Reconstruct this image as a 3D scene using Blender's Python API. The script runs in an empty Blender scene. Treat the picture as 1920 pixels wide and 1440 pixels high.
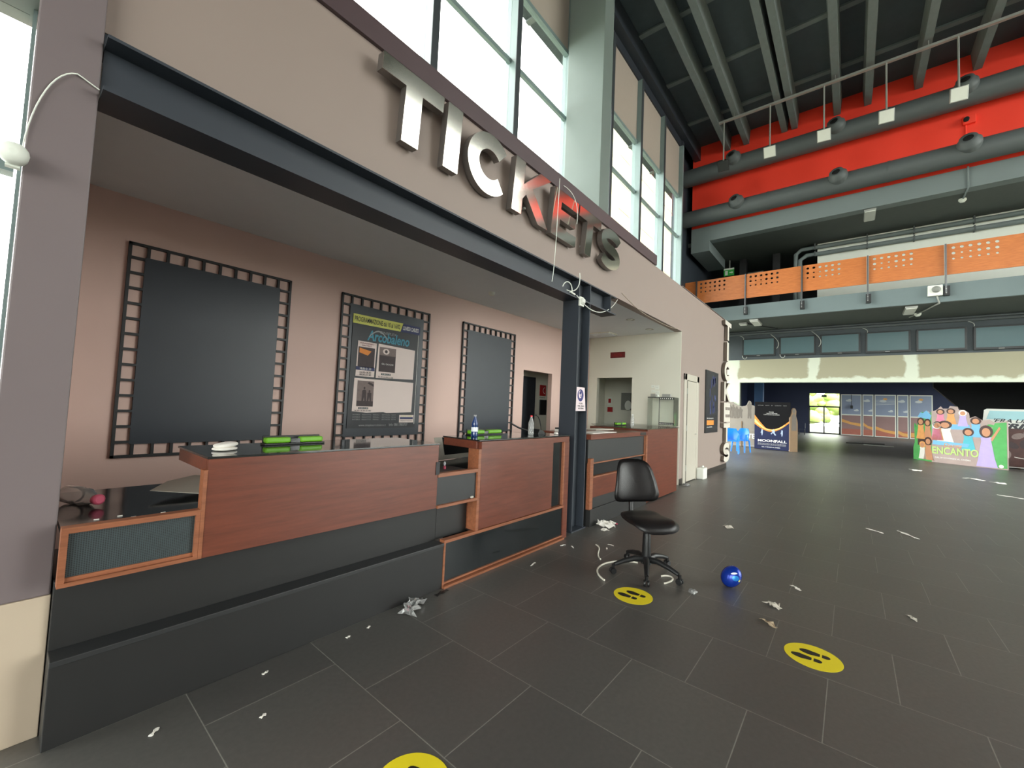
import bpy, bmesh, math, random
from mathutils import Vector, Matrix
random.seed(7)
PI = math.pi
scn = bpy.context.scene
COL = scn.collection

# ------------------------------------------------------------------ materials
def lin(c):
    return tuple(((v/255.0)/12.92 if v/255.0 <= 0.04045 else ((v/255.0+0.055)/1.055)**2.4) for v in c) + (1.0,)
def nmat(name):
    m = bpy.data.materials.new(name); m.use_nodes = True
    nt = m.node_tree
    return m, nt, nt.nodes['Principled BSDF']
def mat(name, rgb, rough=0.6, metal=0.0, var=0.10, scale=6.0, bump=0.0, bscale=60.0, spec=0.5, stretch=(1, 1, 1)):
    """painted / plain surface with a little procedural unevenness"""
    m, nt, b = nmat(name)
    n = nt.nodes; l = nt.links
    tc = n.new('ShaderNodeTexCoord'); mp = n.new('ShaderNodeMapping'); mp.inputs['Scale'].default_value = stretch
    l.new(tc.outputs['Object'], mp.inputs['Vector'])
    ns = n.new('ShaderNodeTexNoise'); ns.inputs['Scale'].default_value = scale; ns.inputs['Detail'].default_value = 4
    l.new(mp.outputs['Vector'], ns.inputs['Vector'])
    mx = n.new('ShaderNodeMix'); mx.data_type = 'RGBA'
    c = lin(rgb)
    mx.inputs[6].default_value = tuple(max(0, v*(1-var)) for v in c[:3])+(1,)
    mx.inputs[7].default_value = tuple(min(1, v*(1+var)) for v in c[:3])+(1,)
    l.new(ns.outputs['Fac'], mx.inputs[0]); l.new(mx.outputs[2], b.inputs['Base Color'])
    b.inputs['Roughness'].default_value = rough; b.inputs['Metallic'].default_value = metal
    b.inputs['Specular IOR Level'].default_value = spec
    if bump > 0:
        n2 = n.new('ShaderNodeTexNoise'); n2.inputs['Scale'].default_value = bscale
        l.new(mp.outputs['Vector'], n2.inputs['Vector'])
        bp = n.new('ShaderNodeBump'); bp.inputs['Strength'].default_value = bump; bp.inputs['Distance'].default_value = 0.01
        l.new(n2.outputs['Fac'], bp.inputs['Height']); l.new(bp.outputs['Normal'], b.inputs['Normal'])
    return m
def wood(name, a, b_, rough=0.32, stretch=(1.2, 14, 14)):
    m, nt, b = nmat(name); n = nt.nodes; l = nt.links
    tc = n.new('ShaderNodeTexCoord'); mp = n.new('ShaderNodeMapping'); mp.inputs['Scale'].default_value = stretch
    l.new(tc.outputs['Object'], mp.inputs['Vector'])
    ns = n.new('ShaderNodeTexNoise'); ns.inputs['Scale'].default_value = 3.0; ns.inputs['Detail'].default_value = 8; ns.inputs['Roughness'].default_value = .65
    l.new(mp.outputs['Vector'], ns.inputs['Vector'])
    cr = n.new('ShaderNodeValToRGB'); cr.color_ramp.elements[0].position = .3; cr.color_ramp.elements[1].position = .72
    cr.color_ramp.elements[0].color = lin(a); cr.color_ramp.elements[1].color = lin(b_)
    l.new(ns.outputs['Fac'], cr.inputs['Fac']); l.new(cr.outputs['Color'], b.inputs['Base Color'])
    b.inputs['Roughness'].default_value = rough
    return m
def glass(name, tint=(1, 1, 1), refl=1.0):
    m = bpy.data.materials.new(name); m.use_nodes = True; nt = m.node_tree; n = nt.nodes; l = nt.links
    n.remove(n['Principled BSDF'])
    t = n.new('ShaderNodeBsdfTransparent'); t.inputs['Color'].default_value = tint+(1,)
    g = n.new('ShaderNodeBsdfGlossy'); g.inputs['Roughness'].default_value = 0.02
    fr = n.new('ShaderNodeFresnel'); fr.inputs['IOR'].default_value = 1.45
    mu = n.new('ShaderNodeMath'); mu.operation = 'MULTIPLY'; mu.inputs[1].default_value = refl
    mx = n.new('ShaderNodeMixShader')
    l.new(fr.outputs[0], mu.inputs[0]); l.new(mu.outputs[0], mx.inputs[0])
    l.new(t.outputs[0], mx.inputs[1]); l.new(g.outputs[0], mx.inputs[2])
    l.new(mx.outputs[0], n['Material Output'].inputs['Surface'])
    return m

M = {}
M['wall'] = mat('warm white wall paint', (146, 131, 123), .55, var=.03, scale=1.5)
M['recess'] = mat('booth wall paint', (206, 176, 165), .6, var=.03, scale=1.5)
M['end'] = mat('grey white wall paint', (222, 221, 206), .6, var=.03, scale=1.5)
M['bceil'] = mat('booth ceiling paint', (224, 231, 234), .7, var=.03)
M['steel'] = mat('dark blue grey painted steel', (47, 53, 61), .5, var=.10, scale=3)
M['coltaupe'] = mat('taupe column paint', (114, 103, 104), .5, var=.05, scale=2)
M['colbeige'] = mat('beige column guard', (184, 168, 148), .5, var=.03)
M['graycol'] = mat('grey pillar paint', (114, 126, 121), .55, var=.05, scale=2)
M['darkdeck'] = mat('dark ceiling deck', (64, 75, 79), .8, var=.15, scale=4)
M['joist'] = mat('grey concrete joist', (108, 117, 116), .8, var=.15, scale=5)
M['red'] = mat('red wall paint', (246, 62, 40), .55, var=.05, scale=1.2)
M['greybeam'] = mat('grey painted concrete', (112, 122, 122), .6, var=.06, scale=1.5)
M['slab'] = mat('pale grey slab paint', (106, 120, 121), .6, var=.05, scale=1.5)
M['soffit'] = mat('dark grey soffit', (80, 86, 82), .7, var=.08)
M['tvband'] = mat('charcoal bulkhead paint', (66, 74, 78), .6, var=.08)
M['white'] = mat('white paint', (228, 232, 222), .5, var=.03)
M['doorwhite'] = mat('white door lacquer', (184, 178, 165), .4, var=.03)
M['navy'] = mat('navy wall paint', (22, 34, 66), .6, var=.1)
M['bluepill'] = mat('blue lit pillar', (38, 84, 130), .6, var=.1)  # blue light on the far wall, put into the base colour
M['black'] = mat('black paint', (22, 23, 26), .6, var=.1)
M['duct'] = mat('dark grey duct', (84, 90, 90), .55, var=.08, scale=3)
M['hole'] = mat('shaded gap and lens black', (8, 8, 9), .8, var=.1)  # near black fill for shaded gaps and hollows, also the camera lens
M['base'] = mat('dark skirting tile', (58, 54, 50), .35, var=.1)
M['purple'] = mat('mauve brown steel', (76, 60, 63), .45, var=.08)
M['alu'] = mat('pale green grey aluminium', (126, 144, 143), .4, var=.05)
M['aludark'] = mat('shaded mullion front', (60, 66, 70), .5)
M['spandrel'] = mat('beige spandrel panel', (176, 164, 152), .6, var=.04)
M['wood'] = wood('reddish cherry veneer', (92, 48, 35), (116, 62, 45))
M['woodv'] = wood('cherry veneer edge', (122, 74, 50), (158, 98, 68), .4)
M['plinth'] = mat('black laminate', (30, 30, 30), .5, var=.12, scale=8)
M['plinthpale'] = mat('charcoal laminate', (42, 43, 44), .45, var=.1, scale=8)  # slightly paler than the plinth laminate
M['counterglass'] = mat('dark smoked glass', (34, 38, 38), .06, var=.05, spec=.8)
M['darkglass'] = mat('dark glass panel', (26, 30, 32), .12, var=.05)
M['frameblk'] = mat('black lacquered frame', (27, 28, 31), .5, var=.1)
M['boardblk'] = mat('dark display board', (36, 43, 52), .42, var=.08)
M['chrome'] = mat('brushed chrome', (226, 222, 212), .10, 1.0, var=.02)
M['chromeside'] = mat('dull letter return', (118, 112, 108), .4, .6, var=.05)
M['vletter'] = mat('silver letter face', (214, 208, 196), .35, .0, var=.05)
M['vside'] = mat('brown letter return', (96, 84, 74), .5, .2)
M['panelorange'] = wood('orange wood panel', (178, 98, 44), (206, 124, 62), .42, (10, 1.2, 10))
M['galv'] = mat('galvanised metal', (170, 172, 166), .45, .5, var=.08)
M['floodwhite'] = mat('floodlight glass', (222, 224, 214), .3, var=.04)
M['lampwhite'] = mat('opal diffuser', (214, 216, 208), .5, var=.03)
M['screen'] = mat('television screen with window sheen', (66, 94, 98), .38, var=.05)  # teal of the reflected window light put into the screen colour
M['tvblack'] = mat('black television bezel', (24, 27, 28), .4)
M['leather'] = mat('black leather', (20, 18, 19), .38, spec=.4, var=.15, scale=20, bump=.15, bscale=160)
M['plblack'] = mat('black plastic', (24, 25, 26), .42, var=.1)
M['metalgrey'] = mat('grey metal', (110, 112, 114), .35, .8)
M['blue'] = mat('bright blue plastic', (36, 132, 226), .35, var=.04)
M['foilblue'] = mat('blue foil', (20, 52, 150), .22, .35, var=.1)
M['foilsky'] = mat('sky blue highlight', (40, 130, 210), .25, .3)
M['yellow'] = mat('yellow vinyl', (226, 206, 34), .5, var=.03)
M['signblk'] = mat('black vinyl', (36, 32, 26), .5)
M['paper'] = mat('white paper', (232, 228, 220), .8, var=.03)
M['paperdirty'] = mat('crumpled greyish paper', (190, 184, 172), .8, var=.1)
M['leaf'] = mat('dry brown leaf', (160, 142, 118), .8, var=.2)
M['rubberwhite'] = mat('white hose', (222, 218, 204), .6)
M['green'] = mat('lime green plastic', (104, 168, 34), .35, var=.05)
M['pink'] = mat('pink cap', (214, 92, 120), .4)
M['redcap'] = mat('red cap', (206, 44, 56), .4)
M['bluepet'] = mat('dark blue bottle', (28, 58, 110), .15, spec=.8)
M['label'] = mat('white label', (226, 230, 236), .6)
M['clear'] = glass('clear plastic', (.86, .88, .88), 1.6)
M['acrylic'] = glass('clear acrylic', (.95, .97, .96), .6)
M['film'] = glass('thin plastic film', (.78, .78, .78), 2.0)
def hazy(name):
    m = glass(name, (.92, .93, .93), 1.6); nt = m.node_tree; n = nt.nodes; l = nt.links
    d = n.new('ShaderNodeBsdfDiffuse'); d.inputs['Color'].default_value = (.75, .75, .74, 1)
    mx = n.new('ShaderNodeMixShader'); mx.inputs[0].default_value = .22
    out = n['Material Output']; src = out.inputs['Surface'].links[0].from_socket
    l.new(src, mx.inputs[1]); l.new(d.outputs[0], mx.inputs[2]); l.new(mx.outputs[0], out.inputs['Surface'])
    return m
M['film'] = hazy('hazy plastic film'); M['clear'] = hazy('clear bottle plastic')
M['pane'] = glass('window glass', (.97, .98, .97), .4)
M['cabgrey'] = mat('dispenser grey', (128, 130, 124), .4)
M['signred'] = mat('fire red', (170, 26, 30), .5)
M['signdkred'] = mat('dull dark red', (112, 34, 34), .5)
M['exitgreen'] = mat('exit sign green', (52, 170, 70), .4)
M['purpleblue'] = mat('mandatory sign blue', (44, 40, 112), .5)
M['pinkwhite'] = mat('pinkish sign card', (224, 208, 212), .6)
M['posteryel'] = mat('poster yellow', (206, 206, 104), .6)
M['posternavy'] = mat('poster navy', (40, 48, 92), .6)
M['posterdark'] = mat('poster dark ground', (26, 28, 34), .5)
M['teal'] = mat('poster teal', (66, 140, 162), .6)
M['pinkpaper'] = mat('off white sheet', (228, 212, 206), .7, var=.02)
M['printdark'] = mat('print dark brown', (56, 42, 44), .6, var=.35, scale=30)
M['printgrey'] = mat('print mid grey', (120, 104, 100), .6, var=.3, scale=30)
M['printorange'] = mat('print orange', (222, 134, 48), .6, var=.15, scale=12)
M['glowyel'] = mat('print pale yellow', (250, 214, 130), .6)
M['mfblue'] = mat('print deep blue', (20, 28, 68), .8, var=.3, scale=5)
M['mfblack'] = mat('print near black', (15, 14, 17), .8, spec=.2)
M['fig'] = mat('print pale figure', (164, 178, 204), .6)
M['tegrey'] = mat('standee grey print', (138, 130, 120), .6, var=.1, scale=3)
M['tedark'] = mat('standee figure print', (104, 96, 88), .6, var=.15, scale=6)
M['card'] = mat('brown cardboard', (130, 106, 80), .7, var=.12, scale=4)
M['encgreen'] = mat('print leaf green', (84, 170, 92), .6, var=.25, scale=5)
M['encbase'] = mat('print soft mauve', (176, 156, 150), .6, var=.2, scale=3)
M['encpurple'] = mat('print lilac', (188, 170, 226), .6, var=.1, scale=8)
M['encteal'] = mat('print turquoise', (84, 184, 200), .6, var=.1, scale=8)
M['encorange'] = mat('print amber', (226, 160, 96), .6, var=.2, scale=8)
M['encpink'] = mat('print rose', (224, 132, 160), .6, var=.15, scale=8)
M['encskin'] = mat('print tan', (202, 144, 108), .6, var=.1)
M['enchair'] = mat('print brown', (74, 52, 48), .6, var=.1)
M['enclime'] = mat('print lime', (190, 224, 130), .6)
M['encsky'] = mat('print sky blue', (120, 184, 226), .6)
M['grimsky'] = mat('print pale teal', (140, 178, 184), .6, var=.15, scale=2)
M['grimgrey'] = mat('print silver', (196, 198, 192), .6, var=.06, scale=2)
M['grimdark'] = mat('print dark maroon', (70, 42, 38), .6, var=.5, scale=4)
M['bush'] = mat('hedge leaves', (168, 186, 112), .8, var=.25, scale=2)
M['lawn'] = mat('outdoor ground', (112, 112, 92), .9, var=.1, scale=.5)
M['outwall'] = mat('pale yellow facade', (176, 172, 138), .8, var=.04, scale=.4)
M['seal'] = mat('facade joint', (140, 136, 110), .8)
M['letterwhite'] = mat('white lettering', (232, 230, 226), .6)
M['letterdark'] = mat('dark lettering', (44, 46, 52), .6)
M['lettergrey'] = mat('grey lettering', (150, 150, 150), .6)

# floor tiles
def floor_mat():
    m, nt, b = nmat('dark grey porcelain tiles'); n = nt.nodes; l = nt.links
    tc = n.new('ShaderNodeTexCoord'); sp = n.new('ShaderNodeSeparateXYZ'); l.new(tc.outputs['Object'], sp.inputs[0])
    T = .612
    ux = n.new('ShaderNodeMath'); ux.operation = 'ADD'; ux.inputs[1].default_value = -1.94+.306+T*60; l.new(sp.outputs['Y'], ux.inputs[0])
    vx = n.new('ShaderNodeMath'); vx.operation = 'ADD'; vx.inputs[1].default_value = -1.265+T*60; l.new(sp.outputs['X'], vx.inputs[0])
    cb = n.new('ShaderNodeCombineXYZ'); l.new(ux.outputs[0], cb.inputs['X']); l.new(vx.outputs[0], cb.inputs['Y'])
    br = n.new('ShaderNodeTexBrick'); br.offset = .5; br.offset_frequency = 2
    br.inputs['Scale'].default_value = 1.0; br.inputs['Brick Width'].default_value = T; br.inputs['Row Height'].default_value = T
    br.inputs['Mortar Size'].default_value = .0026; br.inputs['Mortar Smooth'].default_value = .3; br.inputs['Bias'].default_value = 0
    br.inputs['Color1'].default_value = lin((82, 80, 77)); br.inputs['Color2'].default_value = lin((90, 88, 84)); br.inputs['Mortar'].default_value = lin((140, 138, 130))
    l.new(cb.outputs[0], br.inputs['Vector'])
    ns = n.new('ShaderNodeTexNoise'); ns.inputs['Scale'].default_value = .9; ns.inputs['Detail'].default_value = 6
    l.new(tc.outputs['Object'], ns.inputs['Vector'])
    n3 = n.new('ShaderNodeTexNoise'); n3.inputs['Scale'].default_value = 40; n3.inputs['Detail'].default_value = 5
    l.new(tc.outputs['Object'], n3.inputs['Vector'])
    mx = n.new('ShaderNodeMix'); mx.data_type = 'RGBA'; mx.blend_type = 'MULTIPLY'; mx.inputs[0].default_value = .5
    l.new(br.outputs['Color'], mx.inputs[6]); l.new(n3.outputs['Fac'], mx.inputs[7])
    l.new(mx.outputs[2], b.inputs['Base Color'])
    mr = n.new('ShaderNodeMapRange'); b.inputs['Specular IOR Level'].default_value = 1.0; b.inputs['IOR'].default_value = 1.6; mr.inputs['To Min'].default_value = .36; mr.inputs['To Max'].default_value = .44
    l.new(ns.outputs['Fac'], mr.inputs['Value']); l.new(mr.outputs[0], b.inputs['Roughness'])
    bp = n.new('ShaderNodeBump'); bp.inputs['Strength'].default_value = .02; bp.inputs['Distance'].default_value = .005
    l.new(n3.outputs['Fac'], bp.inputs['Height']); l.new(bp.outputs['Normal'], b.inputs['Normal'])
    return m
M['floor'] = floor_mat()

def stucco_mat():
    """raw gypsum boards with white filler along the seams"""
    m, nt, b = nmat('gypsum board with filler'); n = nt.nodes; l = nt.links
    tc = n.new('ShaderNodeTexCoord'); sp = n.new('ShaderNodeSeparateXYZ'); l.new(tc.outputs['Object'], sp.inputs[0])
    ns = n.new('ShaderNodeTexNoise'); ns.inputs['Scale'].default_value = 2.2; ns.inputs['Detail'].default_value = 5
    l.new(tc.outputs['Object'], ns.inputs['Vector'])
    def math_(op, a=None, b_=None, va=0, vb=0):
        q = n.new('ShaderNodeMath'); q.operation = op
        q.inputs[0].default_value = va; q.inputs[1].default_value = vb
        if a: l.new(a, q.inputs[0])
        if b_: l.new(b_, q.inputs[1])
        return q.outputs[0]
    y = math_('ADD', sp.outputs['Y'], None, vb=-1.3+3.12*20)
    ym = math_('MODULO', y, None, vb=3.12)
    d1 = math_('SUBTRACT', ym, None, vb=1.56); d1 = math_('ABSOLUTE', d1); d1 = math_('SUBTRACT', None, d1, va=1.56)
    zb = math_('SUBTRACT', sp.outputs['Z'], None, vb=3.05)
    d = math_('MINIMUM', d1, zb)
    left = math_('SUBTRACT', None, sp.outputs['Y'], va=4.42); d = math_('MINIMUM', d, left)
    nz = math_('MULTIPLY', ns.outputs['Fac'], None, vb=.42); d = math_('ADD', d, nz)
    th = n.new('ShaderNodeMapRange'); th.inputs['From Min'].default_value = .36; th.inputs['From Max'].default_value = .44
    l.new(d, th.inputs['Value'])
    mx = n.new('ShaderNodeMix'); mx.data_type = 'RGBA'
    mx.inputs[6].default_value = lin((206, 212, 194)); mx.inputs[7].default_value = lin((160, 156, 132))
    l.new(th.outputs[0], mx.inputs[0]); l.new(mx.outputs[2], b.inputs['Base Color']); b.inputs['Roughness'].default_value = .8
    return m
M['stucco'] = stucco_mat()

def perf_mat():
    m, nt, b = nmat('fine perforated dark mesh'); n = nt.nodes; l = nt.links
    tc = n.new('ShaderNodeTexCoord'); v = n.new('ShaderNodeTexVoronoi'); v.inputs['Scale'].default_value = 130; v.inputs['Randomness'].default_value = 0.0
    l.new(tc.outputs['Object'], v.inputs['Vector'])
    cr = n.new('ShaderNodeValToRGB'); cr.color_ramp.elements[0].position = .25; cr.color_ramp.elements[1].position = .45
    cr.color_ramp.elements[0].color = lin((24, 30, 32)); cr.color_ramp.elements[1].color = lin((60, 70, 72))
    l.new(v.outputs['Distance'], cr.inputs['Fac']); l.new(cr.outputs['Color'], b.inputs['Base Color']); b.inputs['Roughness'].default_value = .5
    return m
M['perf'] = perf_mat()

# ------------------------------------------------------------------ mesh builder
class Fr:
    """a flat local frame: origin, u axis, v axis (n = u x v)"""
    def __init__(s, o, u, v):
        s.o = Vector(o); s.u = Vector(u).normalized(); s.v = Vector(v).normalized(); s.n = s.u.cross(s.v)
    def p(s, a, b, d=0.0):
        return s.o + s.u*a + s.v*b + s.n*d
def FY(y):            # wall facing -Y: u = +X, v = +Z, towards the hall
    return Fr((0, y, 0), (1, 0, 0), (0, 0, 1))
def FX(x, y=0):       # wall facing -X: u = -Y, v = +Z
    return Fr((x, y, 0), (0, -1, 0), (0, 0, 1))
FZ = Fr((0, 0, 0), (1, 0, 0), (0, 1, 0))
DG = None
class MB:
    def __init__(s):
        s.v = []; s.f = []; s.m = []; s.s = []; s.k = 0; s.sm = False
    def mt(s, k): s.k = k; return s
    def smooth(s, b=True): s.sm = b; return s
    def add(s, vs, fs):
        o = len(s.v); s.v += [Vector(a) for a in vs]
        for f in fs:
            s.f.append([i+o for i in f]); s.m.append(s.k); s.s.append(s.sm)
        return s
    def box(s, x0, x1, y0, y1, z0, z1):
        if x0 > x1: x0, x1 = x1, x0
        if y0 > y1: y0, y1 = y1, y0
        if z0 > z1: z0, z1 = z1, z0
        vs = [(x, y, z) for z in (z0, z1) for y in (y0, y1) for x in (x0, x1)]
        return s.add(vs, [(0, 2, 3, 1), (4, 5, 7, 6), (0, 1, 5, 4), (2, 6, 7, 3), (0, 4, 6, 2), (1, 3, 7, 5)])
    def prism(s, pts, fr, d0, d1):
        n = len(pts)
        ar = sum(pts[i][0]*pts[(i+1) % n][1]-pts[(i+1) % n][0]*pts[i][1] for i in range(n))
        if ar < 0: pts = pts[::-1]
        if d0 > d1: d0, d1 = d1, d0
        vs = [fr.p(a, b, d0) for a, b in pts]+[fr.p(a, b, d1) for a, b in pts]
        fs = [tuple(range(n-1, -1, -1)), tuple(range(n, 2*n))]+[(i, (i+1) % n, n+(i+1) % n, n+i) for i in range(n)]
        return s.add(vs, fs)
    def rect(s, fr, u0, u1, v0, v1, d0, d1):
        return s.prism([(u0, v0), (u1, v0), (u1, v1), (u0, v1)], fr, d0, d1)
    def ell(s, fr, cu, cv, ru, rv, d0, d1, seg=20, rot=0):
        c, q = math.cos(rot), math.sin(rot)
        pts = []
        for i in range(seg):
            a = 2*PI*i/seg; x = ru*math.cos(a); y = rv*math.sin(a)
            pts.append((cu+x*c-y*q, cv+x*q+y*c))
        return s.prism(pts, fr, d0, d1)
    def tube(s, pts, r, seg=8, cap=True):
        pts = [Vector(p) for p in pts]; n = len(pts); rings = []
        rr = r if isinstance(r, (list, tuple)) else [r]*n
        up = None
        for i, p in enumerate(pts):
            t = (pts[min(i+1, n-1)]-pts[max(i-1, 0)]).normalized()
            if up is None:
                a = Vector((0, 0, 1)) if abs(t.z) < .9 else Vector((1, 0, 0))
                up = t.cross(a).normalized()
            up = (up-t*up.dot(t)).normalized(); w = t.cross(up)
            rings.append([p+(up*math.cos(2*PI*j/seg)+w*math.sin(2*PI*j/seg))*rr[i] for j in range(seg)])
        vs = [q for g in rings for q in g]; fs = []
        for i in range(n-1):
            for j in range(seg):
                a = i*seg+j; b = i*seg+(j+1) % seg
                fs.append((a, b, b+seg, a+seg))
        old = s.sm; s.sm = True; s.add(vs, fs); s.sm = False
        if cap: s.add(vs, [tuple(range(seg-1, -1, -1)), tuple(range((n-1)*seg, n*seg))])
        s.sm = old; return s
    def lathe(s, prof, o, ax=(0, 0, 1), seg=20, cap=True):
        ax = Vector(ax).normalized(); o = Vector(o)
        pts = [o+ax*h for r, h in prof]
        a = Vector((0, 0, 1)) if abs(ax.z) < .9 else Vector((1, 0, 0))
        u = ax.cross(a).normalized(); w = ax.cross(u)
        vs = [pts[i]+(u*math.cos(2*PI*j/seg)+w*math.sin(2*PI*j/seg))*max(prof[i][0], 1e-4) for i in range(len(prof)) for j in range(seg)]
        fs = []
        for i in range(len(prof)-1):
            for j in range(seg):
                p = i*seg+j; q = i*seg+(j+1) % seg
                fs.append((p, q, q+seg, p+seg))
        old = s.sm; s.sm = True; s.add(vs, fs); s.sm = False
        if cap: s.add(vs, [tuple(range(seg-1, -1, -1)), tuple(range((len(prof)-1)*seg, len(prof)*seg))])
        s.sm = old; return s
    def ellipsoid(s, c, rx, ry, rz, seg=20, rings=12, rot=None, pw=1.0):
        c = Vector(c); vs = []; fs = []
        def sg(x): return math.copysign(abs(x)**pw, x)
        for i in range(rings+1):
            th = PI*i/rings
            for j in range(seg):
                ph = 2*PI*j/seg
                q = Vector((rx*sg(math.sin(th))*sg(math.cos(ph)), ry*sg(math.sin(th))*sg(math.sin(ph)), rz*sg(math.cos(th))))
                if rot: q = rot @ q
                vs.append(c+q)
        for i in range(rings):
            for j in range(seg):
                a = i*seg+j; b = i*seg+(j+1) % seg
                fs.append((a, a+seg, b+seg, b))
        old = s.sm; s.sm = True; s.add(vs, fs); s.sm = old; return s
    def text(s, txt, fr, u, v, h, w=None, d=.003, bold=0.0, base=0.0, shear=0.0, align='L'):
        cu = bpy.data.curves.new('t', 'FONT'); cu.body = txt; cu.size = 1.0; cu.extrude = 0; cu.offset = bold; cu.shear = shear
        cu.resolution_u = 3
        ob = bpy.data.objects.new('t', cu); COL.objects.link(ob)
        bpy.context.view_layer.update()
        me = bpy.data.meshes.new_from_object(ob.evaluated_get(bpy.context.evaluated_depsgraph_get()))
        xs = [q.co.x for q in me.vertices]; x0, x1 = min(xs), max(xs)
        sy = h/.70; sx = sy if w is None else w/(x1-x0)
        off = {'L': 0, 'C': -(x1-x0)*sx/2, 'R': -(x1-x0)*sx}[align]
        vs = [fr.p(u+off+(q.co.x-x0)*sx, v+q.co.y*sy, base+d) for q in me.vertices]
        s.add(vs, [tuple(p.vertices) for p in me.polygons])
        bpy.data.objects.remove(ob); bpy.data.curves.remove(cu); bpy.data.meshes.remove(me)
        return s
    def build(s, name, mats, parent=None, bevel=0, local=False, sub=0, origin=None):
        if not isinstance(mats, (list, tuple)): mats = [mats]
        me = bpy.data.meshes.new(name)
        off = Vector((0, 0, 0))
        if origin is not None: off = Vector(origin)
        if parent is not None and not local:
            q = parent
            while q is not None: off += Vector(q.location); q = q.parent
        me.from_pydata([tuple(v-off) for v in s.v], [], s.f)
        for m_ in mats: me.materials.append(M[m_] if isinstance(m_, str) else m_)
        for i, p in enumerate(me.polygons): p.material_index = s.m[i]; p.use_smooth = s.s[i]
        me.validate(); me.update()
        o = bpy.data.objects.new(name, me); COL.objects.link(o)
        if parent is not None: o.parent = parent
        if origin is not None: o.location = origin
        if bevel:
            b = o.modifiers.new('bevel', 'BEVEL'); b.width = bevel; b.segments = 2; b.limit_method = 'ANGLE'
        if sub:
            q = o.modifiers.new('sub', 'SUBSURF'); q.levels = sub; q.render_levels = sub
        return o
def tag(o, label=None, cat=None, group=None, kind=None):
    if label: o['label'] = label
    if cat: o['category'] = cat
    if group: o['group'] = group
    if kind: o['kind'] = kind
    return o
def thing(name, label, cat, loc=(0, 0, 0), group=None, rz=0.0):
    o = bpy.data.objects.new(name, None); COL.objects.link(o); o.location = loc; o.rotation_euler = (0, 0, rz)
    o.empty_display_size = .1
    return tag(o, label, cat, group)
def struct(name, mb, mats, parent=None, label=None, cat=None):
    o = mb.build(name, mats, parent)
    if parent is None: o['kind'] = 'structure'; tag(o, label, cat)
    return o
def sempty(name, label, cat, loc=(0, 0, 0)):
    o = thing(name, label, cat, loc); o['kind'] = 'structure'; return o
def dup(root, loc=None, label=None):
    r = root.copy(); COL.objects.link(r)
    if loc is not None: r.location = loc
    if label: r['label'] = label
    for ch in list(root.children):
        c = ch.copy(); COL.objects.link(c); c.parent = r
        for g in list(ch.children):
            d = g.copy(); COL.objects.link(d); d.parent = c
    return r
def arc(c, r, a0, a1, n):
    return [(c[0]+r*math.cos(a0+(a1-a0)*i/n), c[1]+r*math.sin(a0+(a1-a0)*i/n)) for i in range(n+1)]

# ================================================================== CAMERA
cam = bpy.data.cameras.new('camera'); co = bpy.data.objects.new('camera', cam); COL.objects.link(co)
f = Vector((0.77045497, 0.63547644, 0.05068363)); r = Vector((0.63404988, -0.77211998, 0.04256158)); u = r.cross(f)
mw = Matrix((( r.x, u.x, -f.x, 0), (r.y, u.y, -f.y, 0), (r.z, u.z, -f.z, 1.5), (0, 0, 0, 1)))
co.matrix_world = mw
cam.sensor_fit = 'HORIZONTAL'; cam.sensor_width = 36; cam.lens = 773.4058/1920*36; cam.clip_start = .02; cam.clip_end = 400
scn.camera = co

# ================================================================== SETTING
YF = 2.75            # front face of the ticket booth
XR = 19.4            # red upper wall / gallery edge
XB = 22.3            # wall behind the gallery
YW = 5.65            # upper window wall
ZC = 13.7
mb = MB(); mb.box(-9, 52, -12.7, 8.9, -.3, 0); struct('floor', mb, 'floor', None, 'dark grey tiled hall floor', 'floor')
mb = MB(); mb.box(-9, 26, -12.7, 8, ZC, ZC+.3)
mb.mt(1)
for x in [-6+2.6*i for i in range(11)]: mb.box(x, x+.18, -12.5, 8, ZC-.06, ZC)
struct('ceiling', mb, ['darkdeck', 'joist'], None, 'dark metal deck ceiling of the hall', 'ceiling')
# joists
jy = [4.22, 3.49, 2.12, 1.78, .43, -.46, -1.80, -3.18, -4.5, -5.2, -6.6, -7.9, -9.3, -10.6, -11.9]
jn = ['nearest to the window wall', 'second from the window wall', 'left one of the close pair', 'right one of the close pair', 'first to the right of the close pair', 'second to the right of the close pair', 'third to the right of the close pair', 'at the upper right corner of the photo']
for i, y in enumerate(jy):
    mb = MB(); fr = Fr((-8.5, y, 0), (0, 1, 0), (0, 0, 1))
    mb.prism([(-.10, 13.1), (.10, 13.1), (.15, ZC), (-.15, ZC)], fr, 0, XR-.02+8.5)
    o = mb.build('ceiling_joist', 'joist', origin=(0, y, 13.1))
    tag(o, 'grey concrete ceiling joist, '+(jn[i] if i < len(jn) else 'one beyond the right edge of the view'), 'joist', 'concrete joists under the dark ceiling')

# booth front: fascia and wall with door
mb = MB()
mb.box(-.03, 8.86, YF, YF+.14, 3.19, 4.13)
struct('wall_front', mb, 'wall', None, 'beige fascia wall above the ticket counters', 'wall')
mb = MB()
mb.box(8.86, 9.2, YF, YF+.14, 0, 4.15); mb.box(9.2, 9.95, YF, YF+.14, 2.2, 4.15); mb.box(9.95, 13.0, YF, YF+.14, 0, 4.15)
mb.box(8.86, 13.0, YF, YF+.14, 4.13, 4.16)
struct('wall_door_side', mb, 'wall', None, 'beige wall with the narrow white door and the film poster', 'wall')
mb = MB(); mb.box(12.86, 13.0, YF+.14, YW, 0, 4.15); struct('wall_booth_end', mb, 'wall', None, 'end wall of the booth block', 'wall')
mb = MB(); mb.box(.03, 13.0, YF+.14, YW, 3.95, 4.1); struct('ceiling_booth_roof', mb, 'soffit', None, 'flat roof of the ticket booth', 'roof')
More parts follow.
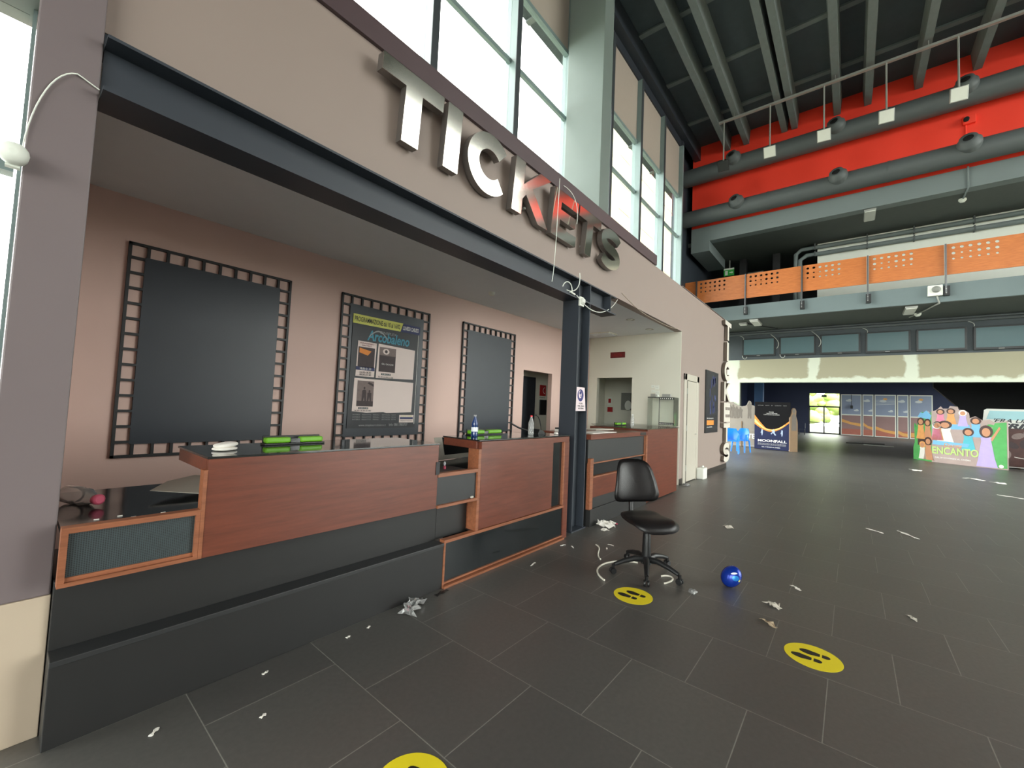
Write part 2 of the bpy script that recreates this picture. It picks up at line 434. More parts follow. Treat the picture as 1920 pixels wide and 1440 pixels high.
# recess
mb = MB(); mb.box(.03, 8.85, YF+.14, 4.9, 3.19, 3.30); struct('ceiling_booth', mb, 'bceil', None, 'grey ceiling over the ticket counters', 'ceiling')
mb = MB(); mb.box(.03, 6.28, 4.9, 5.0, 0, 3.3); mb.box(6.28, 7.26, 4.9, 5.0, 2.19, 3.3); mb.box(7.26, 8.85, 4.9, 5.0, 0, 3.3)
struct('wall_back', mb, 'recess', None, 'pinkish beige back wall of the ticket booth', 'wall')
mb = MB(); mb.box(8.85, 8.97, YF+.14, 3.81, 0, 3.3); mb.box(8.85, 8.97, 3.81, 4.68, 2.23, 3.3); mb.box(8.85, 8.97, 4.68, 4.9, 0, 3.3); mb.box(8.846, 8.859, YF+.002, YF+.14, 0, 3.189)
struct('wall_end', mb, 'end', None, 'greyish white end wall of the booth with an open doorway', 'wall')
mb = MB(); mb.box(.03, .13, YF+.14, 4.9, 0, 3.95); struct('wall_booth_left', mb, 'recess', None, 'left end of the booth', 'wall')
# corridor behind
mb = MB(); mb.box(6.0, 6.1, 5.0, 5.55, 0, 3.9); struct('wall_corridor_side', mb, 'end', None, 'side wall of the back corridor', 'wall')
mb = MB(); mb.box(6.0, 8.85, 5.55, 5.65, 0, 3.9); struct('wall_corridor', mb, 'end', None, 'white wall seen through the doorway in the back wall', 'wall')
mb = MB(); mb.box(6.0, 12.9, 5.0, 5.55, 2.6, 2.7); mb.box(8.97, 12.9, 2.9, 5.0, 2.6, 2.7); struct('ceiling_corridor', mb, 'white', None, 'ceiling of the back corridor', 'ceiling')
mb = MB(); mb.box(8.86, 12.86, 5.56, 5.66, 0, 3.9); struct('wall_corridor_back', mb, 'end', None, 'outer wall of the back corridor', 'wall')
mb = MB(); mb.box(11.0, 11.1, 2.9, 5.55, 0, 2.6); struct('wall_corridor_end', mb, 'end', None, 'white wall beyond the end doorway', 'wall')
# skirting
mb = MB(); mb.box(8.86, 9.12, YF-.012, YF, 0, .12); mb.box(10.12, 13.0, YF-.012, YF, 0, .12); struct('baseboard_front', mb, 'base', None, 'dark skirting under the beige wall', 'skirting')
# trim strip
mb = MB(); mb.box(.0, 7.27, YF-.03, YF+.14, 4.131, 4.31); struct('trim_1', mb, 'purple', None, 'mauve brown strip along the top of the fascia', 'trim')

# upper window wall (y = 5.65)
struct('wall_left', MB().box(-.2, 17.6, YW-.05, YW+.25, 12.75, ZC).box(.03, 17.6, YW-.05, YW+.25, 3.9, 4.6).box(17.45, 17.7, YW-.1, 5.95, 0, ZC), 'steel', None, 'dark lintel and edge of the upper window wall', 'wall')
struct('trim_2', MB().box(8.8, XR, 5.35, 5.6, 13.05, ZC).box(-3, 8.3, 5.35, 5.6, 13.05, ZC), 'steel', None, 'dark beam above the upper windows', 'beam')
struct('wall_left_return', MB().box(17.7, 26, 5.92, 6.02, 9.0, ZC).box(17.7, 18.0, 5.92, 6.02, 0, 9.0).box(22.2, 26, 5.92, 6.02, 0, 9.0).box(18, 22.2, 5.92, 6.02, 5.0, 9.0), 'steel', None, 'dark wall set back behind the end of the windows', 'wall')
mx_ = [-2.4, .12, 2.0, 4.2, 6.4, 8.6, 10.8, 13.0, 15.2, 17.4]
wn = 1
wlab = ['far left behind the fascia', 'left end above the fascia', 'left of the letter T', 'above the first letters', 'left of the grey pillar', 'hidden behind the grey pillar', 'right of the grey pillar', 'middle of the far group', 'last before the red wall']
for i in range(1, 9):
    a, b = mx_[i], mx_[i+1]
    rt = sempty('window_%d' % wn, 'tall upper window with beige top panel, '+wlab[i], 'window', (a, YW, 4.6)); wn += 1
    fm = MB()
    fm.box(a-.07, a+.07, YW-.16, YW+.14, 4.6, 12.75)
    if i == 8: fm.box(b-.07, b+.05, YW-.16, YW+.14, 4.6, 12.75)
    fm.box(a, b, YW-.02, YW+.06, 8.80, 8.90); fm.box(a, b, YW-.04, YW+.08, 10.52, 10.62); fm.box(a, b, YW-.04, YW+.08, 6.7, 6.8); fm.box(a, b, YW-.04, YW+.08, 4.6, 4.68)
    fm.mt(1).box(a-.075, a+.075, YW-.175, YW-.16, 4.6, 12.75)  # darker front strip carries the shade on the mullion's room side
    fm.build('window_frame', ['alu', 'aludark'], rt)
    MB().box(a+.07, b-.07, YW+.0, YW+.04, 10.62, 12.75).build('spandrel_panel', 'spandrel', rt)
    MB().box(a+.07, b-.07, YW+.015, YW+.021, 4.68, 10.52).build('window_pane', 'pane', rt)
# grey pillar
tag(MB().box(8.32, 8.78, 4.49, YW-.17, 4.1, ZC).build('pillar', 'graycol', bevel=.01, origin=(8.55, 5, 4.1)), 'tall grey pillar standing between the upper windows', 'pillar')
o = MB().box(8.79, 8.81, 4.47, 4.49, 8, 11.8).build('wire', 'white')
bpy.data.objects.remove(o)

for (x0_, x1_, z0_, z1_, y_, lb) in [(18.0, 20.1, .1, 5.0, 5.93, 'low window left of the gallery, behind the wall end'), (20.1, 22.2, .1, 5.0, 5.93, 'low window under the gallery, behind the wall end'), (13.1, 15.2, .1, 3.85, YW, 'low window beyond the booth, nearer one'), (15.2, 17.4, .1, 3.85, YW, 'low window beyond the booth, farther one')]:
    rt = sempty('window_%d' % wn, lb, 'window', (x0_, y_, z0_)); wn += 1
    MB().box(x0_, x0_+.07, y_, y_+.1, z0_, z1_).box(x1_-.07, x1_, y_, y_+.1, z0_, z1_).box(x0_, x1_, y_, y_+.1, z0_, z0_+.07).box(x0_, x1_, y_, y_+.1, z1_-.07, z1_).build('window_frame', 'alu', rt)
    MB().box(x0_+.07, x1_-.07, y_+.05, y_+.056, z0_+.07, z1_-.07).build('window_pane', 'pane', rt)

# lower left window beside the column
rt = sempty('window_%d' % wn, 'tall bright window beside the taupe column at the left edge', 'window', (-1.5, 2.85, 0)); wn += 1
fm = MB(); fm.box(-3, -.055, 2.82, 2.9, 2.42, 2.50); fm.box(-3, -.055, 2.82, 2.9, 1.28, 1.36); fm.box(-3, -.055, 2.82, 2.9, 0, .08); fm.box(-.045, -.033, 2.80, 2.92, 0, 3.16); fm.box(-2.05, -1.97, 2.82, 2.9, 0, 3.18)
fm.build('window_frame', 'alu', rt)
MB().box(-3, -.055, 2.855, 2.861, .08, 3.16).build('window_pane', 'pane', rt)
struct('wall_left_lintel', MB().box(-3, -.03, YF-.05, YF+.2, 3.16, 3.6), 'graycol', None, 'grey lintel above the left window', 'lintel')
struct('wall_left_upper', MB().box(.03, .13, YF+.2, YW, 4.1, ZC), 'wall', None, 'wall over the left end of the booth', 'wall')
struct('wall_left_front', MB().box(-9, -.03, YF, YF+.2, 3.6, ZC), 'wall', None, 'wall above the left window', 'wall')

# right wall and rear wall with glazing
RXS = [(7.8+2.9*i, 7.8+2.9*i+2.7) for i in range(5)]
RXH = [(9.6+2.5*i, 9.6+2.5*i+2.3) for i in range(4)]
RY = -12.5
def wall_open(name, rows, label):
    m_ = MB(); prev = 0
    for z0, z1, xs in rows:
        m_.box(-9, 26, RY-.2, RY, prev, z0); m_.box(-9, xs[0][0], RY-.2, RY, z0, z1)
        for k in range(len(xs)): m_.box(xs[k][1], xs[k+1][0] if k+1 < len(xs) else 26, RY-.2, RY, z0, z1)
        prev = z1
    m_.box(-9, 26, RY-.2, RY, prev, ZC); struct(name, m_, 'wall', None, label, 'wall')
RROW = [(.1, 7.6, RXS), (8.4, 13.2, RXH)]
wall_open('wall_right', RROW, 'right hand wall of the hall, out of view')
for z0, z1, xs in RROW:
    for a, b in xs:
        rt = sempty('window_%d' % wn, 'window in the right hand wall, out of view', 'window', (a, RY, z0)); wn += 1
        fm = MB(); fm.box(a, a+.06, RY-.12, RY-.02, z0, z1); fm.box(b-.06, b, RY-.12, RY-.02, z0, z1); fm.box(a, b, RY-.12, RY-.02, z0, z0+.06); fm.box(a, b, RY-.12, RY-.02, z1-.06, z1); fm.box((a+b)/2-.03, (a+b)/2+.03, RY-.1, RY-.04, z0, z1)
        fm.build('window_frame', 'alu', rt)
        MB().box(a+.06, b-.06, RY-.08, RY-.074, z0+.06, z1-.06).build('window_pane', 'pane', rt)
struct('wall_rear', MB().box(-9.2, -9, -12.5, YF, 5.6, 8.6).box(-9.2, -9, -12.5, YF, 12.9, ZC).box(-9.2, -9, -4, YF, 8.6, 12.9).box(-9.2, -9, -12.5, -12, 8.6, 12.9).box(-9.2, -9, -12.5, -12, 0, 5.6).box(-9.2, -9, 1.9, YF, 0, 5.6).box(-9, -3, YF, YF+.2, 0, 3.6), 'wall', None, 'wall behind the viewer', 'wall')
rt = sempty('window_%d' % wn, 'added glazed front behind the viewer, unseen', 'window', (-9, -5, 0)); wn += 1  # unseen glazing, added and sized to light surfaces facing the rear
fm = MB()
for k in range(8): fm.box(-9.14, -9.04, -12+1.97*k, -11.94+1.97*k, 0, 5.6)
for z in (0, 2.5, 5.52): fm.box(-9.14, -9.04, -12, 1.9, z, z+.08)
fm.build('window_frame', 'alu', rt); MB().box(-9.1, -9.094, -12, 1.9, .08, 5.52).build('window_pane', 'pane', rt)

rt = sempty('window_%d' % wn, 'added upper window behind the viewer, unseen', 'window', (-9, -8, 8.6)); wn += 1  # unseen window added to brighten the red wall
fm = MB()
for k in range(5): fm.box(-9.14, -9.04, -12+1.98*k, -11.92+1.98*k, 8.6, 12.9)
fm.box(-9.14, -9.04, -12, -4, 8.6, 8.68).box(-9.14, -9.04, -12, -4, 12.82, 12.9)
fm.build('window_frame', 'alu', rt); MB().box(-9.1, -9.094, -12, -4, 8.68, 12.82).build('window_pane', 'pane', rt)

# red upper wall, beam, gallery
struct('wall_red', MB().box(XR, XR+.3, -12.5, 5.68, 9.87, ZC), 'red', None, 'bright red upper wall under the ceiling', 'wall')
mb = MB(); mb.box(XR-.04, XR+.35, -12.5, 5.68, 9.2, 9.87); mb.box(XR-.04, XB, 4.9, 5.68, 8.75, 9.2)
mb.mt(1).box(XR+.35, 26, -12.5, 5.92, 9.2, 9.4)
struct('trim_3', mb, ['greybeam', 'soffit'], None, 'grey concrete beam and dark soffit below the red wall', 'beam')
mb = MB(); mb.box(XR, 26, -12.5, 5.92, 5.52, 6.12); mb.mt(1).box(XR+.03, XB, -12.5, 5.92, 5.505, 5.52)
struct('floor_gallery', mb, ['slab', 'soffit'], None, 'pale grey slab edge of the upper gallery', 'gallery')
struct('wall_gallery', MB().box(XB, XB+.15, -12.5, 1.17, 6.12, 9.2), 'white', None, 'white back wall of the upper gallery', 'wall')
struct('wall_gallery_dark', MB().box(25.8, 26, -11, 5.92, 6.12, 9.2).box(XB+.15, 25.8, 1.02, 1.17, 6.12, 9.2).box(XB+.3, XB+.6, 2.6, 2.9, 6.12, 9.2).box(XB+.3, XB+.6, 4.0, 4.3, 6.12, 9.2), 'black', None, 'black passage behind the gallery', 'wall')
struct('wall_bulkhead', MB().box(XB, XB+.2, -12.5, 5.92, 4.13, 5.51), 'tvband', None, 'charcoal bulkhead band carrying the televisions', 'wall')
mb = MB(); mb.box(XB-.02, XB+.2, -12.5, 4.17, 3.05, 4.13); mb.box(XB-.02, XB+.2, 4.17, 5.92, 0, 4.13); mb.box(XB-.02, XB+.2, -12.5, -8.5, 0, 3.05)
struct('wall_gallery_top', MB().box(26, 26.2, -12.5, 6.0, 5.5, ZC), 'black', None, 'added dark wall shutting sky light out behind the gallery', 'wall')  # unseen wall added to keep stray sky light out of the loft
struct('wall_gypsum', mb, 'stucco', None, 'unpainted gypsum board wall with white filled seams', 'wall')
# room behind
struct('wall_inner_left', MB().box(XB+.2, 23, 8.6, 8.8, 0, 5.2).box(40, 50, 8.6, 8.8, 0, 5.2).box(23, 40, 8.6, 8.8, 4.5, 5.2).box(23, 40, 8.6, 8.8, 0, .12), 'navy', None, 'navy left wall of the dark back room', 'wall')
struct('wall_inner_right', MB().box(XB+.2, 38, -9.2, -9, 0, 5.2).box(49, 50, -9.2, -9, 0, 5.2).box(38, 49, -9.2, -9, 0, .3).box(38, 49, -9.2, -9, 4.6, 5.2), 'navy', None, 'navy right wall of the dark back room', 'wall')
struct('wall_inner_back', MB().box(50, 50.2, 3.25, 8.8, 0, 5.2).box(50, 50.2, -9.2, .82, 0, 5.2).box(50, 50.2, .82, 3.25, 3.9, 5.2), 'navy', None, 'navy far wall of the dark back room', 'wall')
struct('ceiling_inner', MB().box(XB+.2, 50.2, -9.2, 8.8, 5.2, 5.4).box(XB+.2, 34, -9.2, 8.8, 4.6, 4.7), 'black', None, 'black ceiling of the back room', 'ceiling')
tag(MB().box(44, 44.6, 6.3, 7.0, 0, 5.2).build('pillar', 'bluepill', origin=(44.3, 6.6, 0)), 'blue-lit pillar at the left of the dark back room', 'pillar')
tag(MB().box(24.2, 24.6, 4.5, 5.6, 0, 4.6).build('pillar', 'black', origin=(24.4, 5, 0)), 'black pillar just inside the wide opening', 'pillar')
mb = MB(); fr = FX(36)
mb.prism([(3.9, 4.6), (3.9, 3.7), (5.1, 2.3), (5.1, 0), (8.2, 0), (8.2, 4.6)], fr, -.4, 0)
struct('wall_inner_bulkhead', mb, 'black', None, 'black angled partition at the right of the back room', 'wall')
# far glazed door and mural
d = sempty('door_1', 'bright glazed double door at the far end of the back room', 'door', (50, 2.03, 0))
fm = MB()
for y in (.82, 2.0, 3.15): fm.box(50.02, 50.12, y, y+.1, 0, 2.65)
fm.box(50.02, 50.12, .82, 3.25, 2.55, 2.68); fm.box(50.02, 50.12, .82, 3.25, 0, .12); fm.box(50.02, 50.12, .82, 3.25, 1.06, 1.12)
fm.box(50.02, 50.12, .82, .88, 2.6, 3.9); fm.box(50.02, 50.12, 3.19, 3.25, 2.6, 3.9)
fm.box(50.0, 50.1, 1.85, 2.25, 3.55, 3.75)
fm.build('door_frame', 'tvblack', d)
MB().box(50.06, 50.066, .88, 3.19, .12, 3.88).build('window_pane', 'pane', d)

rt = sempty('window_%d' % wn, 'wide side window of the back room, out of view', 'window', (43, -9, .3)); wn += 1
fm = MB()
for k in range(6): fm.box(38+2.18*k, 38.1+2.18*k, -9.15, -9.05, .3, 4.6)
fm.box(38, 49, -9.15, -9.05, .3, .4).box(38, 49, -9.15, -9.05, 4.5, 4.6)
fm.build('window_frame', 'alu', rt); MB().box(38.05, 48.95, -9.1, -9.094, .4, 4.5).build('window_pane', 'pane', rt)

rt = sempty('window_%d' % wn, 'added left side window of the back room, out of view', 'window', (31, 8.7, .3)); wn += 1  # unseen window added to brighten the back room floor
fm = MB()
for k in range(6): fm.box(23+3.38*k, 23.1+3.38*k, 8.65, 8.75, .12, 4.5)
fm.build('window_frame', 'alu', rt); MB().box(23.05, 39.95, 8.7, 8.706, .14, 4.5).build('window_pane', 'pane', rt)

# white door in the beige wall
d = sempty('door_2', 'narrow white door in the beige wall beside the counters', 'door', (9.6, YF, 0))
MB().box(9.05, 9.2, YF-.03, YF+.1, 0, 2.33).box(9.95, 10.1, YF-.03, YF+.1, 0, 2.33).box(9.05, 10.1, YF-.03, YF+.1, 2.19, 2.33).build('door_frame', 'doorwhite', d, bevel=.008)
lf = MB().box(9.275, 9.945, YF-.022, YF+.02, .02, 2.18).build('door_leaf', 'doorwhite', d)
for z in (.25, 1.1, 1.9): MB().box(9.225, 9.275, YF-.026, YF-.012, z, z+.12).build('hinge', 'galv', d)
MB().box(9.201, 9.275, YF-.012, YF+.02, .0, 2.185).build('gap_shade_strip', 'hole', d)  # dark strip painted in for the shade of the leaf gap
MB().tube([(9.86, YF-.02, 1.02), (9.86, YF-.06, 1.02), (9.76, YF-.06, 1.02)], .009).build('door_handle', 'galv', lf)

# outdoors
struct('ground_outdoor', MB().box(-60, 120, -60, 80, -.6, -.35), 'lawn', None, 'ground outside the building', 'ground')
ow = MB(); ow.box(27, 60, 13, 13.6, -.3, 30)
ow.mt(1)
for z in range(2, 30, 2): ow.box(27, 60, 12.98, 13, z, z+.06)
tag(ow.build('neighbouring_building', ['outwall', 'seal'], origin=(40, 13.3, -.3)), 'pale yellow facade outside the far upper windows', 'building')
def bush(x, y, rx, rz, label):
    mb = MB(); rng = random.Random(int(x*10+y*7)); mb.smooth(True)
    for k in range(70):
        a = rng.uniform(0, 2*PI); q = rng.uniform(0, 1)**.5*rx; z = rng.uniform(.15, 1)*rz
        s_ = rng.uniform(.45, .95)
        mb.ellipsoid((x+q*math.cos(a)*.6, y+q*math.sin(a), z), s_, s_, s_*.8, 8, 6)
    mb.smooth(False)
    tag(mb.build('shrub', 'bush', origin=(x, y, -.35)), label, 'shrub', 'shrubs outside the far door')
bush(62, 4.6, 3.4, 6.0, 'pale green shrub outside the far glazed door, left leaf'); bush(67, -.5, 4.2, 6.5, 'pale green shrub outside the far glazed door, right leaf')

# ================================================================== BOOTH
# steel beam and post
rt = thing('steel_beam', 'dark blue grey steel beam running under the fascia', 'beam', (2.7, 2.72, 2.84))
mb = MB(); mb.box(.175, 5.42, 2.60, 2.83, 2.84, 2.858).box(.175, 5.42, 2.60, 2.83, 3.085, 3.10).box(.175, 5.25, 2.712, 2.724, 2.858, 3.085); mb.build('beam_profile', 'steel', rt)
for x in (4.39, 4.67): MB().box(x, x+.014, 2.605, 2.712, 2.858, 3.085).build('stiffener_plate', 'steel', rt)
mb = MB(); mb.box(5.25, 5.262, 2.605, 2.825, 2.858, 3.085); mb.build('end_plate', 'steel', rt)
MB().box(.175, 5.3, 2.755, 2.80, 3.10, 3.188).build('packing', 'steel', rt)
rt = thing('steel_post', 'dark steel post standing between the ticket counters', 'post', (4.53, 2.71, 0))
MB().box(4.385, 4.40, 2.60, 2.83, 0, 2.84).box(4.66, 4.675, 2.60, 2.83, 0, 2.84).box(4.40, 4.66, 2.70, 2.712, 0, 2.84).build('post_profile', 'steel', rt)
MB().box(4.36, 4.70, 2.58, 2.85, 0, .015).build('base_plate', 'steel', rt)
# left column
rt = thing('column', 'taupe column with beige guard at the left edge', 'column', (.07, 2.72, 0))
MB().box(-.03, .17, 2.69, 2.84, .592, ZC if False else 4.13).build('column_shaft', 'coltaupe', rt, bevel=.006)
MB().box(-.034, .172, 2.685, 2.842, 0, .592).build('guard_panel', 'colbeige', rt, bevel=.003)
# alarm box on the column, with cable
rt = thing('alarm_box', 'white round alarm box on the side of the taupe column', 'alarm', (-.055, 2.67, 2.44))
MB().lathe([(.028, 0), (.042, .012), (.044, .05), (.036, .066), (.012, .07)], (-.055, 2.685, 2.44), (0, -1, 0), 16).build('alarm_body', 'white', rt)
MB().box(-.075, -.035, 2.66, 2.69, 2.39, 2.40).build('alarm_foot', 'white', rt)
pts = []
for i in range(17):
    t = i/16; pts.append((-.035+.205*t**1.5, 2.682, 2.465+.435*math.sin(min(1, t*1.25)*PI/2)**.9-.03*max(0, t-.75)/.25))
tag(MB().tube(pts, .003, 6).build('cable', 'white', origin=(0, 2.68, 2.46)), 'white cable curving up the taupe column from the alarm box', 'cable')

# film strip frames
def film_frame(x0, x1, zb, zt, ncol, nrow, label):
    rt = thing('film_strip_frame', label, 'frame', ((x0+x1)/2, 4.9, zb), 'film strip frames on the booth wall')
    m_ = MB(); b = .022; cw = .115
    y0, y1 = 4.868, 4.898
    m_.box(x0, x1, y0, y1, zt-b, zt).box(x0, x1, y0, y1, zb, zb+b).box(x0, x0+b, y0, y1, zb, zt).box(x1-b, x1, y0, y1, zb, zt)
    for i in range(1, ncol):
        x = x0+(x1-x0)*i/ncol
        m_.box(x-b/2, x+b/2, y0, y1, zt-cw, zt-b).box(x-b/2, x+b/2, y0, y1, zb+b, zb+cw)
    for i in range(1, nrow):
        z = zb+(zt-zb)*i/nrow
        m_.box(x0+b, x0+cw, y0, y1, z-b/2, z+b/2).box(x1-cw, x1-b, y0, y1, z-b/2, z+b/2)
    m_.build('perforated_border', 'frameblk', rt)
    MB().box(x0+cw, x1-cw, 4.872, 4.9, zb+cw, zt-cw).build('backing_board', 'boardblk', rt)
    return rt
film_frame(.575, 1.935, .90, 2.79, 10, 14, 'empty black film strip frame, leftmost on the booth wall')
film_frame(2.535, 3.92, .90, 2.81, 10, 14, 'black film strip frame around the film programme poster')
film_frame(4.605, 5.96, .90, 2.822, 10, 14, 'empty black film strip frame beside the doorway')
# programme poster
rt = thing('programme_poster', 'dark film programme poster with white sheets in the middle frame', 'poster', (3.2, 4.865, 1.12))
F = FY(4.866)
MB().rect(F, 2.69, 3.73, 1.12, 2.56, -.004, .002).build('poster_sheet', 'posterdark', rt)
mb = MB(); F2 = FY(4.8635)
mb.mt(0).prism([(2.69, 2.455), (3.40, 2.455), (3.44, 2.575), (2.69, 2.575)], F2, 0, .002)
mb.mt(1).prism([(3.405, 2.455), (3.735, 2.455), (3.735, 2.57), (3.445, 2.57)], F2, 0, .002)
mb.mt(2).text('PROGRAMMAZIONE dal 10 al 16/02', F2, 2.71, 2.485, .062, .68, .004, .012)
mb.mt(3).text('LUNEDI CHIUSO', F2, 3.44, 2.487, .055, .27, .004, .02)
PM = ['posteryel', 'posternavy', 'letterdark', 'letterwhite', 'lettergrey', 'teal', 'pinkpaper']
mb.build('heading_banner', PM, rt); mb = MB()
mb.mt(4).text('CINEPLEX', F2, 3.08, 2.375, .035, .26, .004)
mb.mt(5).text('Arcobaleno', F2, 2.90, 2.265, .13, .66, .004, .025, shear=.15)
mb.mt(4).prism(([(2.92+.012*i, 2.30+.09*math.sin(i/24*PI)) for i in range(25)]+[(2.92+.012*i, 2.315+.094*math.sin(i/24*PI)) for i in range(24, -1, -1)]), F2, .004, .006)
mb.build('logo_lettering', PM, rt); mb = MB()
mb.mt(3).rect(F2, 3.712, 3.718, 1.17, 2.45, 0, .002)
mb.build('edge_line', PM, rt); mb = MB()
mb.mt(4).text('www.cineplexarcobaleno.it', F2, 2.85, 1.145, .028, .40, .004).text('Info: 0861.7855757', F2, 3.30, 1.145, .034, .30, .004, .01)
for k, z in enumerate((1.285, 1.255, 1.225)):
    mb.mt(4).text('INTERO   RIDOTTO   FERIALI', F2, 2.76, z, .016, .38, .004).text('SPETTACOLI   FESTIVI', F2, 3.18, z, .016, .22, .004)
mb.build('footer_text', PM, rt); mb = MB()
mb.mt(6).rect(F2, 3.46, 3.70, 1.19, 1.295, 0, .002)
mb.mt(1).rect(F2, 3.47, 3.69, 1.235, 1.265, .002, .003)
mb.mt(0).text('INFO LINE', F2, 3.49, 1.27, .016, .18, .004)
mb.mt(2).text('PRENOTAZIONI', F2, 3.48, 1.205, .018, .2, .004)
mb.build('contact_box', PM, rt)
def sheet(pts, name_):
    return MB().prism(pts, FY(4.862), 0, .002).build(name_, 'pinkpaper', rt)
s1 = sheet([(2.765, 1.785), (3.03, 1.785), (3.045, 2.235), (2.775, 2.24)], 'listing_sheet')
s2 = sheet([(3.055, 1.78), (3.655, 1.80), (3.665, 2.22), (3.07, 2.24)], 'listing_sheet')
s3 = sheet([(2.745, 1.335), (2.95, 1.32), (3.2, 1.33), (3.25, 1.32), (3.655, 1.335), (3.665, 1.755), (2.755, 1.76)], 'listing_sheet')
F3 = FY(4.859)
mb = MB(); mb.mt(0).rect(F3, 2.785, 3.02, 1.905, 2.165, 0, .001)
mb.mt(1).prism([(2.80, 2.09), (2.92, 2.06), (2.97, 2.12), (2.80, 2.15)], F3, .001, .002)
mb.mt(2).rect(F3, 2.765, 3.03, 1.865, 1.91, 0, .001).mt(3).text('18.00-21.30', F3, 2.82, 1.875, .026, .16, .003, .01)
mb.mt(4).text('16.00-18.30', F3, 2.82, 1.828, .024, .16, .003, .01).text('18.00-21.30', F3, 2.82, 1.797, .024, .16, .003, .01)
mb.mt(5).text('ASSASSINIO', F3, 2.80, 2.205, .02, .2, .003, .01).text('SUL NILO', F3, 2.83, 2.178, .018, .14, .003, .01)
mb.build('printed_still', ['printdark', 'printorange', 'posternavy', 'letterwhite', 'letterdark', 'signdkred'], s1)
mb = MB(); mb.mt(0).rect(F3, 3.09, 3.345, 1.87, 2.20, 0, .001)
mb.mt(1).rect(F3, 3.09, 3.345, 2.09, 2.20, .001, .002)
mb.mt(2).ell(F3, 3.19, 2.145, .05, .038, .002, .003).mt(0).ell(F3, 3.19, 2.145, .022, .022, .003, .004)
mb.mt(3).text('GLI OCCHI', F3, 3.13, 1.965, .022, .18, .003)
mb.mt(4).rect(F3, 3.13, 3.28, 1.825, 1.85, 0, .001).mt(3).text('18.30-21.30', F3, 3.14, 1.83, .016, .13, .003)
mb.mt(4).text('16.30-18.30-21.30', F3, 3.09, 1.79, .02, .23, .003, .01)
mb.build('printed_still', ['printdark', 'printgrey', 'pinkpaper', 'letterwhite', 'letterdark'], s2)
mb = MB(); mb.mt(1).rect(F3, 2.80, 3.035, 1.40, 1.73, 0, .001)
mb.mt(0).rect(F3, 2.80, 3.035, 1.40, 1.47, .001, .002)
for cx, h in ((2.90, .19), (2.975, .15)):
    mb.prism([(cx-.032, 1.46), (cx-.012, 1.46), (cx, 1.53), (cx+.012, 1.46), (cx+.032, 1.46), (cx+.028, 1.46+h*.75), (cx+.012, 1.46+h*.82), (cx-.012, 1.46+h*.82), (cx-.028, 1.46+h*.75)], F3, .002, .003).ell(F3, cx, 1.46+h*.93, .013, .017, .002, .003, 12)
mb.prism([(2.94, 1.70), (3.03, 1.66), (3.03, 1.69), (2.96, 1.72)], F3, .001, .003)
mb.mt(2).rect(F3, 2.83, 2.97, 1.365, 1.39, 0, .001).mt(3).text('18.30-21.00', F3, 2.84, 1.37, .016, .12, .003)
mb.mt(2).text('16.30-18.30-21.00', F3, 2.78, 1.337, .018, .23, .003, .01)
mb.build('printed_still', ['printdark', 'printgrey', 'letterdark', 'letterwhite'], s3)

# ceiling fittings in the booth
def dl(x, y, label):
    rt = thing('recessed_downlight', label, 'light', (x, y, 3.19), 'downlights in the booth ceiling')
    MB().lathe([(.085, 0), (.085, -.008), (.06, -.008), (.055, -.001)], (x, y, 3.189), (0, 0, 1), 20).build('light_ring', 'galv', rt)
    MB().ellipsoid((x-.02, y, 3.184), .045, .045, .012, 14, 8).build('bulb', 'floodwhite', rt)
dl(7.27, 3.19, 'recessed downlight nearer to the steel post'); dl(8.32, 3.23, 'recessed downlight nearer to the end wall')
rt = thing('ceiling_vent', 'white louvred vent in the booth ceiling near the end wall', 'vent', (8.4, 4.33, 3.19))
MB().box(8.2, 8.6, 4.08, 4.58, 3.17, 3.189).build('vent_frame', 'end', rt)
mb = MB()
for i in range(5): mb.box(8.22+i*.075, 8.26+i*.075, 4.1, 4.56, 3.15, 3.17)
mb.build('louvre', 'bceil', rt)
tag(MB().lathe([(.05, 0), (.05, -.02), (.035, -.045), (.01, -.05)], (4.53, 4.21, 3.189), (0, 0, 1), 16).build('smoke_detector', 'white', origin=(4.53, 4.21, 3.19)), 'white smoke detector on the booth ceiling', 'detector')
# signs etc. on the end wall
rt = thing('unlit_exit_sign', 'dark red unlit sign high on the booth end wall', 'sign', (8.84, 4.16, 2.7))
MB().rect(FX(8.85), -4.34, -3.99, 2.69, 2.82, 0, .03).build('sign_box', 'signdkred', rt)
MB().text('USCITA', FX(8.82), -4.165, 2.725, .055, .22, .003, align='C').build('sign_text', 'signred', rt)
F = FX(8.85)
for k, (y0, z0, w, h, lb) in enumerate([(3.33, 2.03, .07, .06, 'upper left'), (3.24, 2.01, .09, .09, 'upper right'), (3.32, 1.93, .08, .06, 'lower left'), (3.23, 1.9, .09, .09, 'lower right')]):
    m_ = MB(); m_.rect(F, -y0-w/2, -y0+w/2, z0-h/2, z0+h/2, 0, .008); m_.mt(1)
    for q in (-.015, .015): m_.ell(F, -y0+q, z0, .004, .004, .008, .009, 8)
    tag(m_.build('switch_plate', ['white', 'letterdark'], origin=(8.85, y0, z0)), 'small white wall plate on the end wall, '+lb+' of the four', 'switch', 'wall plates on the booth end wall')
